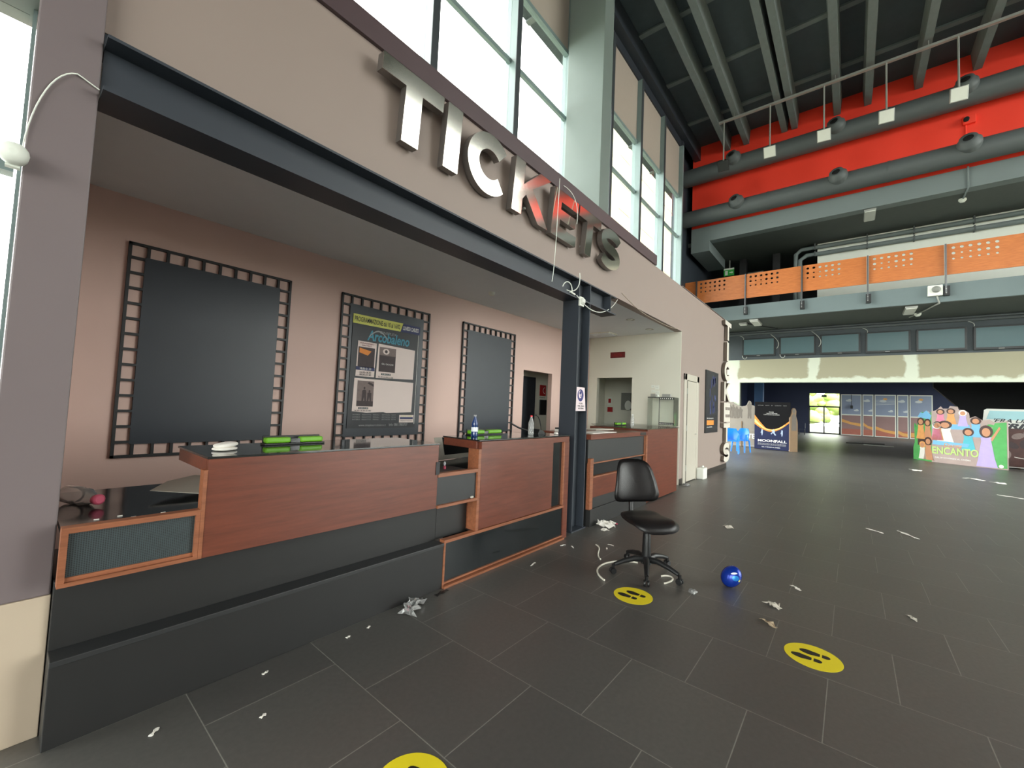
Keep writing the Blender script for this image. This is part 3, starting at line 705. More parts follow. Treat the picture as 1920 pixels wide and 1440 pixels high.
# corridor bits
F = FY(5.55)
tag(MB().rect(F, 6.35, 7.52, 0, 2.14, 0, .04).build('corridor_door', 'steel', origin=(7, 5.53, 0)), 'dark grey door seen through the doorway in the back wall', 'door')
rt = thing('fire_hose_sign', 'red fire hose sign beyond the back wall doorway', 'sign', (7.86, 5.55, 1.73))
m_ = MB(); m_.rect(F, 7.74, 7.98, 1.74, 1.99, 0, .01); m_.mt(1).prism(arc((7.93, 1.865), .075, PI*.5, PI*1.5, 10)+arc((7.93, 1.865), .058, PI*1.5, PI*.5, 10), F, .01, .012); m_.build('sign_plate', ['signred', 'letterwhite'], rt)
MB().text('IDRANTE', F, 7.74, 1.685, .035, .22, .003, .01).build('sign_text', 'letterdark', rt)
tag(MB().rect(F, 7.75, 7.99, 1.30, 1.65, 0, .03).build('meter_cabinet', 'frameblk', origin=(7.86, 5.55, 1.3)), 'small dark cabinet below the red fire hose sign', 'cabinet')
F = FX(11.0)
tag(MB().rect(F, -5.43, -5.29, 1.42, 1.56, 0, .05).build('fire_call_point', 'signred', origin=(11, 5.36, 1.42)), 'small red fire call point beyond the end wall doorway', 'alarm')
m_ = MB(); m_.rect(F, -5.45, -5.33, 1.62, 1.84, 0, .006); m_.mt(1).rect(F, -5.43, -5.35, 1.68, 1.8, .006, .008)
tag(m_.build('call_point_notice', ['white', 'signred'], origin=(11, 5.39, 1.62)), 'small red and white notice above the fire call point', 'sign')
m_ = MB(); m_.rect(F, -4.99, -4.72, 1.5, 1.97, 0, .12); m_.mt(1).ell(F, -4.78, 1.62, .1, .14, .1, .125)
tag(m_.build('towel_dispenser', ['cabgrey', 'white'], origin=(11, 4.85, 1.5), bevel=.01), 'grey paper towel dispenser beyond the end wall doorway', 'dispenser')

# ------------------------------------------------------------------ counters
YC = 2.55
tag(MB().box(.175, 2.31, YC, 3.2, 0, .335).box(.175, 2.31, YC+.11, 3.2, .335, .65).box(2.31, 2.66, YC+.11, 3.2, .36, .65).mt(1).box(.175, 2.31, YC-.008, YC+.11, .335, .36).mt(0)
    .build('counter_plinth', ['plinth', 'plinthpale'], bevel=.003, origin=(1.2, 2.9, 0)), 'black two step plinth along the floor under the left counter', 'plinth')
tag(MB().box(.175, 4.3, YC+.065, 3.45, .872, .895).build('worktop', 'darkglass', origin=(2.2, 3, .87)), 'long dark worktop running behind the left counters', 'worktop')
# counter one
rt = thing('ticket_counter', 'reddish wood ticket counter with the white cloth on it, leftmost', 'counter', (1.4, 2.8, .65))
MB().box(.672, 2.21, YC, YC+.035, .655, 1.155).build('front_panel', 'wood', rt, bevel=.002)
MB().box(.655, .672, YC-.002, YC+.06, .655, 1.10).build('panel_edge', 'woodv', rt)
MB().box(.672, 2.21, YC+.035, 3.13, 1.085, 1.155).build('countertop', 'wood', rt, bevel=.002)
MB().box(.665, 2.215, YC-.004, 3.14, 1.155, 1.167).build('glass_top', 'counterglass', rt, bevel=.002)
MB().box(2.14, 2.2, YC+.05, 3.1, .895, 1.085).build('side_panel', 'plinth', rt)
fm = MB(); fm.box(.175, .6545, YC-.002, YC+.05, .878, .902).box(.175, .6545, YC-.002, YC+.05, .655, .672).box(.175, .197, YC, YC+.05, .672, .878).box(.637, .6545, YC, YC+.05, .672, .878)
fm.build('frame_trim', 'woodv', rt)
MB().box(.197, .637, YC+.02, YC+.04, .672, .878).build('perforated_panel', 'perf', rt)
MB().box(.197, .637, YC+.012, YC+.0195, .6725, .69).build('inner_trim', 'woodv', rt)
MB().box(2.185, 2.222, YC-.006, YC, .92, 1.02).build('dark_patch', 'frameblk', rt)
# shelf bay between counters one and two
rt = thing('counter_shelf_bay', 'low shelf bay between the two left ticket counters', 'shelf', (2.45, 2.8, .65))
MB().box(2.217, 2.671, YC, YC+.05, .895, .925).box(2.217, 2.671, YC-.01, YC+.05, .651, .672).build('shelf_lip', 'woodv', rt)
MB().box(2.217, 2.671, YC+.02, YC+.04, .672, .895).build('dark_panel', 'plinthpale', rt)
MB().box(2.217, 2.67, YC+.051, 3.2, .897, .905).build('shelf_board', 'plinthpale', rt)
# counter two
rt = thing('ticket_counter', 'reddish wood ticket counter with the water bottles, beside the steel post', 'counter', (3.4, 2.8, 0), )
MB().box(2.705, 3.86, YC, YC+.035, .385, 1.16).box(3.86, 4.19, YC, YC+.035, 1.10, 1.16).build('front_panel', 'wood', rt, bevel=.002)
MB().box(2.672, 2.7045, YC-.001, YC+.13, .381, 1.094).build('panel_edge', 'woodv', rt)
MB().box(2.672, 4.19, YC+.035, 3.02, 1.095, 1.165).build('countertop', 'wood', rt, bevel=.002)
MB().box(2.665, 4.195, YC-.006, 3.03, 1.165, 1.177).build('glass_top', 'counterglass', rt, bevel=.002)
MB().box(3.86, 4.09, YC+.03, YC+.05, .385, 1.10).build('dark_inset', 'darkglass', rt)
MB().box(4.08, 4.104, YC+.001, YC+.05, .385, 1.099).build('inset_trim', 'woodv', rt)
MB().box(4.105, 4.195, YC, YC+.06, 0, 1.10).build('end_post', 'wood', rt)
fm = MB(); fm.box(2.311, 4.104, YC-.006, YC+.05, .355, .38).box(2.311, 4.104, YC-.03, YC+.05, 0.001, .02).box(2.311, 2.328, YC-.006, YC+.05, .02, .355).box(2.3285, 4.104, YC-.004, YC+.011, .028, .042)
fm.build('frame_trim', 'woodv', rt)
MB().box(2.3285, 4.104, YC+.012, YC+.03, .021, .3545).build('kick_glass', 'darkglass', rt)
MB().box(2.70, 4.1, YC+.06, 3.0, .0, .355).build('carcass', 'plinth', rt)
# counter three
rt = thing('ticket_counter', 'ticket counter right of the steel post with a dark front and wood cabinet', 'counter', (6.4, 2.8, 0))
MB().box(4.72, 6.62, YC, 3.3, 1.10, 1.165).build('countertop', 'wood', rt, bevel=.003)
MB().box(4.72, 6.55, YC+.04, YC+.06, .80, 1.10).build('dark_panel', 'plinthpale', rt)
MB().box(4.76, 6.6, YC+.06, 3.2, .0, 1.09).build('carcass', 'hole', rt)  # near black body colours in the shade of the gap below the panel
MB().box(4.76, 6.55, YC+.02, YC+.06, .785, .80).box(4.72, 4.80, YC, YC+.05, .22, .86).box(6.55, 6.6, YC, YC+.05, .4, 1.1).box(4.80, 6.55, YC+.0, YC+.05, .61, .63).build('wood_trim', 'woodv', rt)
MB().box(4.80, 6.55, YC+.005, YC+.045, .36, .61).build('lower_panel', 'wood', rt)
MB().box(4.75, 6.6, YC+.0, YC+.06, 0, .22).box(4.75, 6.6, YC+.02, YC+.06, .22, .36).build('kick_plate', 'plinth', rt)
MB().box(6.60, 8.1, YC, YC+.05, .02, 1.195).box(8.06, 8.1, YC+.05, 3.3, .02, 1.195).build('cabinet_front', 'wood', rt, bevel=.003)
MB().box(6.60, 8.06, YC+.05, 3.6, .02, 1.19).build('cabinet_body', 'wood', rt)
tp = [(6.55, YC-.02), (8.12, YC-.02), (8.80, 3.0), (8.80, 3.9), (7.2, 3.9), (6.6, 3.5)]
MB().prism(tp, FZ, 1.196, 1.208).build('glass_top', 'acrylic', rt)
MB().box(8.1, 8.84, 2.95, 3.9, 0, 1.195).build('return_unit', 'wood', rt)
MB().box(6.30, 6.52, YC-.003, YC, 1.115, 1.155).build('handle_slot', 'plblack', rt)

# things on counters
def squeegee(x, y, z, L, rz, label):
    rt = thing('green_box', label, 'box', (x, y, z), 'lime green boxes on the counters', rz)
    MB().box(-L/2, L/2, -.035, .035, 0, .012).box(-L/2+.01, L/2-.01, .028, .04, .012, .058).build('black_base', 'plblack', rt, bevel=.004, local=True)
    MB().box(-L/2+.01, -.03, -.03, .026, .012, .05).build('green_cover', 'green', rt, bevel=.012, local=True)
    MB().box(.03, L/2-.01, -.03, .026, .012, .05).build('green_cover', 'green', rt, bevel=.012, local=True)
    MB().box(-.03, .03, -.022, .026, .012, .04).build('notch', 'darkglass', rt, local=True)
squeegee(1.27, 2.98, 1.167, .40, .0, 'lime green and black box on the leftmost counter')
squeegee(3.20, 2.98, 1.177, .50, .0, 'lime green and black box behind the blue bottle')
squeegee(7.2, 3.3, 1.209, .4, .0, 'lime green and black box on the counter right of the post')
rt = thing('folded_cloth', 'white folded cloth on the leftmost counter', 'cloth', (.81, 2.80, 1.167))
rot = Matrix.Rotation(.5, 3, 'Z')
MB().smooth().ellipsoid((.81, 2.80, 1.178), .062, .05, .011, 20, 10, rot, .7).build('lower_fold', 'paper', rt)
MB().smooth().ellipsoid((.815, 2.805, 1.199), .062, .046, .014, 20, 10, Matrix.Rotation(.35, 3, 'Z') @ Matrix.Rotation(-.10, 3, 'Y'), .75).build('upper_fold', 'paper', rt)
def bottle(x, y, z, h, r_, body, capm, label, name='water_bottle', wrap=True, grp='bottles on the counters'):
    rt = thing(name, label, 'bottle', (x, y, z), grp)
    MB().lathe([(r_*.9, 0), (r_, .01), (r_, h*.16), (r_*.93, h*.19), (r_, h*.22), (r_, h*.42), (r_*.92, h*.45), (r_, h*.48), (r_*.98, h*.62), (r_*.55, h*.8), (r_*.36, h*.88), (r_*.36, h*.93)], (x, y, z), seg=18).build('bottle_body', body, rt)
    MB().lathe([(r_*.42, h*.93), (r_*.42, h), (r_*.3, h*1.003)], (x, y, z), seg=14).build('bottle_cap', capm, rt)
    if wrap: MB().lathe([(r_*1.02, h*.23), (r_*1.02, h*.43)], (x, y, z), seg=18, cap=False).build('label_wrap', 'label', rt)
    return rt
bottle(2.90, 2.84, 1.178, .21, .033, 'bluepet', 'lettergrey', 'dark blue water bottle with white label on the second counter')
bottle(3.70, 2.75, 1.178, .215, .032, 'clear', 'redcap', 'clear plastic bottle with red cap beside the gooseneck microphone', wrap=False)
bottle(7.15, 3.05, 1.209, .21, .032, 'clear', 'label', 'clear plastic bottle on the counter right of the steel post', wrap=False)
rt = thing('gooseneck_microphone', 'black gooseneck microphone on the second counter', 'microphone', (4.02, 2.86, 1.178))
MB().prism([(3.92, 1.178), (4.06, 1.178), (4.05, 1.20), (3.95, 1.23)], FY(2.9), 0, .09).build('microphone_base', 'plblack', rt)
MB().tube([(4.05, 2.86, 1.19), (4.04, 2.86, 1.26), (4.0, 2.85, 1.33), (3.95, 2.84, 1.375), (3.90, 2.83, 1.39)], .005, 8).build('gooseneck', 'plblack', rt)
MB().ellipsoid((3.885, 2.828, 1.395), .02, .009, .009, 12, 8).build('microphone_head', 'plblack', rt)
MB().tube([(3.86, 2.86, 1.20), (3.74, 2.95, 1.24), (3.62, 2.97, 1.29)], .01, 8).build('cable_stub', 'plblack', rt)
tag(MB().smooth().ellipsoid((4.10, 2.68, 1.19), .028, .024, .013, 14, 8, None, .8).build('crumpled_tissue', 'paper', origin=(4.1, 2.68, 1.178)), 'small white tissue at the right end of the second counter', 'tissue')
# papers on counter three
tag(MB().box(4.9, 5.6, 2.62, 2.85, 1.166, 1.175).build('paper_stack', 'paper', bevel=.003, origin=(5.2, 2.75, 1.166)), 'white papers lying beside the steel post on the right counter', 'paper')
tag(MB().box(5.7, 6.3, 3.0, 3.25, 1.166, 1.18).build('folder', 'paperdirty', bevel=.003, origin=(6, 3.1, 1.166)), 'flat grey folder at the back of the right counter', 'folder')
rt = thing('till_printer', 'small black printer with white paper behind the steel post', 'printer', (4.6, 3.05, .9))
MB().box(4.74, 4.9, 3.0, 3.12, 1.166, 1.22).build('printer_body', 'plblack', rt, bevel=.006)
MB().box(4.71, 4.74, 3.02, 3.1, 1.166, 1.2).build('paper_tray', 'paper', rt)
# acrylic display case
rt = thing('display_case', 'clear acrylic case with film strip borders on the right counter', 'case', (8.5, 3.0, 1.208))
m_ = MB()
fx = FX(8.5)
m_.rect(fx, -3.05, -2.76, 1.21, 1.79, 0, .004); m_.rect(fx, -3.30, -3.06, 1.21, 1.79, 0, .004); m_.box(8.5, 8.78, 2.756, 2.76, 1.21, 1.79); m_.box(8.5, 8.78, 3.30, 3.304, 1.21, 1.79); m_.box(8.5, 8.78, 2.76, 3.3, 1.79, 1.794)
m_.build('acrylic_panel', 'acrylic', rt)
m_ = MB()
for zz in (1.745, 1.23):
    m_.rect(fx, -3.05, -2.765, zz, zz+.045, .004, .006)
m_.mt(1)
for zz in (1.755, 1.24):
    for i in range(7): m_.rect(fx, -3.04+i*.04, -3.02+i*.04, zz, zz+.02, .006, .007)
m_.mt(0).rect(fx, -3.30, -3.06, 1.775, 1.79, .004, .006).rect(fx, -3.06, -3.05, 1.21, 1.79, 0, .006).rect(fx, -2.765, -2.758, 1.21, 1.79, 0, .006)
m_.build('film_strip_border', ['frameblk', 'white'], rt)
MB().box(8.54, 8.6, 2.85, 3.02, 1.795, 1.86).box(8.54, 8.6, 3.16, 3.26, 1.795, 1.86).build('top_holder', 'galv', rt)
tag(MB().lathe([(.035, 0), (.03, .03), (.01, .05)], (8.6, 3.13, 1.794), seg=12).build('knob_light', 'white', origin=(8.6, 3.13, 1.794)), 'small white knob on top of the acrylic case', 'knob')
# worktop items
rt = thing('empty_bottle', 'crushed clear bottle with pink cap lying on the dark worktop', 'bottle', (.3, 3.0, .9))
MB().lathe([(.03, 0), (.045, .01), (.047, .08), (.04, .1), (.046, .13), (.02, .19), (.015, .21)], (.22, 3.14, .945), (.42, -.78, -.06), 14).build('bottle_body', 'clear', rt)
MB().lathe([(.024, 0), (.026, .012), (.026, .028), (.018, .032)], (.312, 2.968, .93), (.42, -.9, .1), 12).build('bottle_cap', 'pink', rt)
mb = MB(); mb.add([(.60, 2.95, .905), (.655, 2.70, .92), (.655, 3.3, .93), (.85, 3.25, 1.0), (.85, 2.8, .94)], [(0, 1, 4, 3, 2)])
mb = MB(); F = Fr((.72, 3.05, .935), (.3, .95, 0.08), (-.9, .3, .06))
mb.prism([(-.22, -.25), (.2, -.22), (.26, .0), (.1, .12), (-.1, .17)], F, 0, .003)
tag(mb.build('plastic_sheet', 'paperdirty', origin=(.72, 3.05, .9)), 'greyish plastic sheet on the worktop beside the leftmost counter', 'sheet')
for k, (x, y, lb) in enumerate([(.28, 2.66, 'left'), (.36, 2.67, 'second'), (.40, 2.615, 'third'), (.51, 2.62, 'rightmost')]):
    tag(MB().box(x, x+.018, y, y+.006, .896, .899).build('paper_scrap', 'paper', origin=(x, y, .896)), 'tiny white scrap on the worktop near the pink cap, '+lb+' of the four', 'scrap', 'scraps on the dark worktop')
# framed notice seen under second counter
m_ = MB(); F = Fr((2.95, 3.3, .9), (1, .1, 0), (-.25, .0, 1)); m_.rect(F, -.12, .5, .0, .24, 0, .02); m_.mt(1).rect(F, -.02, .46, .05, .24, .02, .024)
tag(m_.build('leaning_tray', ['paperdirty', 'plblack'], origin=(2.95, 3.3, .9)), 'speckled tray with dark centre leaning under the second counter', 'tray')
rt = thing('bottle_stopper', 'tiny pink and white bottle stopper on the shelf bay', 'stopper', (2.50, 2.80, .906))
MB().lathe([(.012, 0), (.014, .02), (.006, .03)], (2.50, 2.80, .906), seg=10).build('stopper_base', 'pink', rt)
MB().lathe([(.006, .03), (.012, .05), (.004, .065)], (2.50, 2.80, .906), seg=10).build('stopper_top', 'label', rt)
tag(MB().smooth().ellipsoid((2.62, 2.56, .682), .02, .012, .01, 10, 6).build('pebble', 'paperdirty', origin=(2.62, 2.56, .672)), 'small grey crumb on the lower lip of the shelf bay', 'crumb')
# mask sign on the post
rt = thing('mask_sign', 'white face mask notice taped to the steel post', 'sign', (4.5, 2.585, 1.46))
F = FY(2.597)
MB().prism([(4.385, 1.46), (4.625, 1.465), (4.585, 1.755), (4.395, 1.755)], F, 0, .003).build('sign_card', 'pinkwhite', rt)
m_ = MB(); m_.mt(0).ell(F, 4.487, 1.655, .072, .075, .004, .005, 28); m_.mt(1).ell(F, 4.475, 1.665, .034, .05, .005, .006, 18, .2); m_.mt(0).ell(F, 4.478, 1.685, .022, .022, .006, .007, 14).ell(F, 4.49, 1.645, .012, .011, .006, .007, 10).ell(F, 4.49, 1.615, .013, .01, .006, .007, 10)
m_.mt(2).text("E' USO", F, 4.50, 1.545, .018, .09, .005, .015, align='C').text('OBBL. DELLA', F, 4.503, 1.515, .018, .16, .005, .015, align='C').text('MASCHERINA', F, 4.507, 1.485, .018, .13, .005, .015, align='C')
m_.build('printed_symbol', ['purpleblue', 'pinkwhite', 'letterdark'], rt)
# junction box & cables at beam
rt = thing('junction_box', 'small white sensor box at the top of the steel post', 'box', (4.44, 2.58, 2.77))
MB().box(4.37, 4.46, 2.57, 2.60, 2.755, 2.87).build('box_body', 'white', rt, bevel=.006)
MB().prism([(2.57, 2.77), (2.545, 2.80), (2.545, 2.84), (2.57, 2.86)], Fr((4.385, 0, 0), (0, 1, 0), (0, 0, 1)), 0, .06).build('lens_cover', 'lampwhite', rt)
def bez(p, n=14):
    p = [Vector(a) for a in p]; out = []
    for i in range(n+1):
        t = i/n; q = list(p)
        while len(q) > 1: q = [q[k]*(1-t)+q[k+1]*t for k in range(len(q)-1)]
        out.append(q[0])
    return out
def cable(pts, r_, label, m_='white'):
    tag(MB().tube(bez(pts) if len(pts) > 2 else pts, r_, 6).build('cable', m_, origin=pts[0]), label, 'cable', 'loose cables')
cable([(3.86, 2.60, 4.13), (3.84, 2.60, 3.6), (3.82, 2.595, 3.1), (3.77, 2.592, 2.90)], .004, 'thin white cable hanging from the fascia at the letter E')
cable([(4.12, 2.715, 4.2), (4.28, 2.57, 4.1), (4.22, 2.57, 3.72)], .004, 'short pale cable looping over the letter E')
cable([(4.36, 2.59, 3.16), (4.42, 2.59, 2.95), (4.2, 2.59, 2.87), (4.08, 2.59, 2.88)], .006, 'white cable curling down in front of the beam beside the post')
cable([(3.99, 2.59, 2.9), (4.05, 2.59, 3.02), (4.2, 2.58, 3.0), (4.18, 2.58, 2.87)], .006, 'short white cable hook left of the sensor box')
cable([(4.30, 2.585, 2.865), (4.8, 2.58, 2.62), (5.2, 2.58, 2.85), (5.75, 2.74, 3.16)], .006, 'white cable sagging to the right of the sensor box')
cable([(5.9, 2.742, 3.3), (6.6, 2.742, 3.15), (6.8, 2.74, 3.1), (7.3, 2.742, 3.2), (7.8, 2.74, 3.08), (8.6, 2.742, 3.2)], .0035, 'beige cable trailing along the fascia lower edge', 'colbeige')
tag(MB().tube([(4.15, 2.588, 2.875), (4.26, 2.588, 2.866)], .012, 8).build('cable_connector', 'white', origin=(4.2, 2.59, 2.87)), 'white cable connector on the beam left of the post', 'connector')

# ------------------------------------------------------------------ TICKETS letters
def strokes(path, w):
    """outline polygon of a thick polyline"""
    L = []; R = []
    n = len(path)
    for i, p in enumerate(path):
        a = Vector(path[max(i-1, 0)]); b = Vector(path[min(i+1, n-1)]); t = (b-a).normalized(); nn = Vector((-t.y, t.x))
        L.append((p[0]+nn.x*w/2, p[1]+nn.y*w/2)); R.append((p[0]-nn.x*w/2, p[1]-nn.y*w/2))
    return L+R[::-1]
def glyph(ch, w, h, s):
    if ch == 'T': return [[(0, h), (0, h-s*.8), (w/2-s/2, h-s*.8), (w/2-s/2, 0), (w/2+s/2, 0), (w/2+s/2, h-s*.8), (w, h-s*.8), (w, h)]]
    if ch == 'I': return [[(0, 0), (w, 0), (w, h), (0, h)]]
    if ch == 'E': return [[(0, 0), (w, 0), (w, s*.8), (s, s*.8), (s, h/2-s*.38), (w*.92, h/2-s*.38), (w*.92, h/2+s*.38), (s, h/2+s*.38), (s, h-s*.8), (w, h-s*.8), (w, h), (0, h)]]
    if ch == 'K': return [[(0, 0), (s, 0), (s, h*.30), (s*1.35, h*.42), (w-s*1.22, 0), (w, 0), (s*2.0, h*.60), (w*.97, h), (w*.97-s*1.3, h), (s, h*.58), (s, h), (0, h)]]
    if ch == 'C':
        cx, cy = w/2, h/2
        pa = [(cx+(w/2-s/2)*math.cos(a), cy+(h/2-s*.42)*math.sin(a)) for a in [math.radians(42+276*i/30) for i in range(31)]]
        return [strokes(pa, s*.92)]
    if ch == 'S':
        cx = w/2; rx = w/2-s*.45; ry = (h-s*.84)/4
        pa = [(cx+rx*math.cos(math.radians(a)), h-s*.42-ry+ry*math.sin(math.radians(a))) for a in range(20, 271, 12)]
        pa += [(cx+rx*math.cos(math.radians(a)), s*.42+ry+ry*math.sin(math.radians(a))) for a in range(84, -161, -12)]
        return [strokes(pa, s*.86)]
TILT = math.radians(4.5)     # the letters lean slightly forward
LET = [('T', 1.555, 2.13, 'first letter T at the left end'), ('I', 2.18, 2.345, 'letter I, second'), ('C', 2.435, 3.03, 'round letter C, third'), ('K', 3.09, 3.73, 'letter K, fourth'), ('E', 3.80, 4.33, 'letter E, fifth'), ('T', 4.36, 4.93, 'second letter T, sixth'), ('S', 4.96, 5.58, 'letter S at the right end')]
for ch, x0, x1, lb in LET:
    rt = thing('sign_letter', 'large chrome sign '+lb+' of the word over the counters', 'letter', (x0, 2.70, 3.49), 'chrome letters over the ticket counters')
    F = Fr((x0, 2.728, 3.49), (1, 0, 0), (0, -math.sin(TILT), math.cos(TILT)))
    for g in glyph(ch, x1-x0, .54, .155):
        MB().prism(g, F, 0, .07).build('letter_return', 'chromeside', rt)
        MB().prism(g, F, .0705, .074).build('letter_face', 'chrome', rt)
    MB().box(x0+(x1-x0)*.42, x0+(x1-x0)*.42+.02, 2.70, YF, 3.6, 3.62).build('mounting_pin', 'galv', rt)
# vertical letters at the wall end
VL = ['T', 'I', 'C', 'K', 'E', 'T', 'S']
z = 4.06; hh = [.52, .52, .52, .56, .60, .52, .56]; zt = [4.08, 3.50, 2.95, 2.38, 1.82, 1.26, .72]
nm = ['topmost', 'second from the top', 'third from the top', 'fourth from the top', 'fifth from the top', 'sixth from the top', 'lowest']
for ch, zz, lb in zip(VL, zt, nm):
    w = .2 if ch == 'I' else .72
    x0 = 12.62-w/2 if ch != 'I' else 12.5
    rt = thing('wall_letter', 'silver upright letter %s on the wall end, %s of the column' % (ch, lb), 'letter', (x0, 2.70, zz-.54), 'column of silver letters at the wall end')
    F = Fr((x0, 2.735, zz-.53), (1, 0, 0), (0, 0, 1))
    for g in glyph(ch, w, .52, .15):
        MB().prism(g, F, 0, .075).build('letter_return', 'vside', rt)
        MB().prism(g, F, .0755, .08).build('letter_face', 'vletter', rt)
    MB().box(x0+w*.45, x0+w*.45+.02, 2.735, YF, zz-.3, zz-.28).build('mounting_pin', 'galv', rt)

# film poster on the wall
rt = thing('wall_poster', 'tall black framed film poster beside the white door', 'poster', (11.3, YF, 1.0))
F = FY(YF)
m_ = MB(); m_.rect(F, 10.70, 11.87, 1.02, 2.56, 0, .03); m_.build('poster_frame', 'frameblk', rt)
m_ = MB(); m_.mt(0).rect(F, 10.78, 11.79, 1.10, 2.48, .03, .032)
rng = random.Random(3); m_.mt(1)
for k in range(16):
    x = 10.84+rng.random()*.75; zz = 1.45+rng.random()*.85; m_.rect(F, x, x+.05+rng.random()*.06, zz, zz+.1+rng.random()*.14, .032, .033)
m_.mt(2).rect(F, 10.80, 11.45, 1.21, 1.33, .032, .034).mt(3).text('PROSSIMAMENTE', F, 10.80, 1.36, .03, .6, .035).text('AL CINEMA', F, 10.80, 1.15, .03, .5, .035)
m_.build('poster_print', ['posterdark', 'posternavy', 'printorange', 'letterwhite'], rt)
# white canister
rt = thing('canister', 'white plastic canister on the floor beside the white door', 'canister', (10.15, 2.62, 0))
MB().box(10.0, 10.3, 2.56, 2.72, 0, .26).build('canister_body', 'lampwhite', rt, bevel=.025)
MB().lathe([(.025, .25), (.025, .29), (.02, .295)], (10.22, 2.64, 0), seg=12).build('canister_cap', 'white', rt)

# ------------------------------------------------------------------ task chair
def task_chair():
    dx, dy = -.588, -.809
    rz = math.atan2(dy, dx)-PI/2     # local +Y is the facing direction
    rt = thing('task_chair', 'black leather swivel task chair in front of the counters', 'chair', (3.86, 1.475, 0), None, rz)
    # seat: rounded pad
    m_ = MB(); m_.smooth()
    def pad(m_, c, rx, ry, th, fn, seg=32, rings=6, ex=.55):
        vs = []; fs = []
        rows = []
        for side in (1, -1):
            for k in range(rings+1):
                q = k/rings if side == 1 else 1-k/rings
                if side == -1 and k == 0: continue
                rows.append((q, side))
        for q, side in rows:
            zz = side*th*math.sqrt(max(0, 1-q**4))
            for j in range(seg):
                a = 2*PI*j/seg
                x = rx*q*math.copysign(abs(math.cos(a))**ex, math.cos(a)); y = ry*q*math.copysign(abs(math.sin(a))**ex, math.sin(a))
                vs.append(fn(x, y, zz))
        n = len(rows)
        for i in range(n-1):
            for j in range(seg):
                a = i*seg+j; b = i*seg+(j+1) % seg
                fs.append((a, b, b+seg, a+seg))
        m_.add(vs, fs)
    def seatfn(x, y, zz):
        droop = -.055*max(0, (y-.06)/.16)**2 if y > .06 else 0
        up = .012*(x/.23)**2+.03*max(0, (-y-.08)/.12)
        w = 1-.10*max(0, -y/.22)
        return (x*w, y+.02, .475+zz+droop+up)
    pad(m_, None, .235, .225, .034, seatfn); m_.build('seat', 'leather', rt, local=True)
    m_ = MB(); m_.smooth()
    def backfn(x, y, zz):
        t = (y+.20)/.40            # 0 bottom .. 1 top
        w = 1.07-.36*t
        cur = -.05*(x/.2)**2*-1
        return (x*w, -.235-.10*t+cur*.8-zz+.02*math.sin(t*PI), .80+y)
    pad(m_, None, .25, .205, .026, backfn, ex=.42); m_.build('backrest', 'leather', rt, local=True)
    MB().tube([(0, -.05, .43), (0, -.22, .42), (0, -.285, .47), (0, -.295, .62), (0, -.31, .74)], [.02, .022, .024, .022, .018], 10).build('back_support', 'plblack', rt, local=True)
    MB().box(-.09, .09, -.12, .1, .405, .44).build('seat_plate', 'plblack', rt, bevel=.008, local=True)
    MB().lathe([(.038, .10), (.042, .14), (.036, .33), (.033, .36)], (0, 0, 0), seg=18).build('column_cover', 'plblack', rt, local=True)
    MB().lathe([(.018, .36), (.018, .41)], (0, 0, 0), seg=14).build('gas_lift', 'metalgrey', rt, local=True)
    MB().tube([(-.05, .0, .415), (-.14, .02, .40), (-.20, .03, .375), (-.245, .035, .36)], [.006, .006, .009, .011], 8).build('height_lever', 'plblack', rt, local=True)
    MB().lathe([(.05, .085), (.05, .135), (.04, .145)], (0, 0, 0), seg=16).build('base_hub', 'plblack', rt, local=True)
    world = [(3.616, 1.684), (3.506, 1.331), (3.803, 1.136), (4.20, 1.38), (4.09, 1.80)]
    for k in range(5):
        wx, wy = world[k]; a = math.atan2(wy-1.475, wx-3.86)-rz; R = .325
        c, s_ = math.cos(a), math.sin(a)
        lg = MB()
        P = [(.03, .125), (.12, .132), (.22, .112), (R-.01, .082)]
        lg.tube([(q*c, q*s_, zz) for q, zz in P], [.030, .027, .023, .018], 8)
        leg = lg.build('base_leg', 'plblack', rt, local=True)
        cs = MB(); tx, ty = -s_, c
        for sg in (-1, 1):
            o_ = Vector((R*c+tx*sg*.016, R*s_+ty*sg*.016, .027))
            cs.lathe([(.024, -.009), (.027, -.006), (.027, .006), (.024, .009)], o_, (tx, ty, 0), 14)
        cs.box(R*c-.010, R*c+.010, R*s_-.010, R*s_+.010, .045, .085)
        cs.build('caster', 'plblack', leg, local=True)
    return rt
task_chair()

# floor signs
def foot(F, m_, cx, cy, s):
    pts = []
    for i in range(24):
        a = 2*PI*i/24
        pts.append((cx+.033*s*math.cos(a)*(1 if math.sin(a) > 0 else .8), cy+.068*s*math.sin(a)))
    m_.prism([(x, max(y, cy-.045)) for x, y in pts], F, .0015, .0025)
    h = [(cx-.022*s, cy-.056), (cx+.022*s, cy-.056)]+arc((cx, cy-.078), .022*s, 0, -PI, 10)
    m_.prism(h, F, .0015, .0025)
def floor_sign(x, y, label, rz=0):
    rt = thing('floor_sign', label, 'floor sign', (x, y, 0), 'yellow footprint floor signs', rz)
    MB().ell(FZ, 0, 0, .152, .152, .0005, .0015, 48).build('sign_disc', 'yellow', rt, local=True)
    m_ = MB(); foot(FZ, m_, -.04, .05, .92); foot(FZ, m_, .042, .012, .92)
    m_.build('footprints', 'signblk', rt, local=True)
floor_sign(3.31, 1.365, 'yellow footprint floor sign at the foot of the task chair', .0)
floor_sign(3.312, .186, 'yellow footprint floor sign on the open floor at the right', .0)
floor_sign(1.095, 1.325, 'yellow footprint floor sign cut by the bottom edge of the photo', .0)

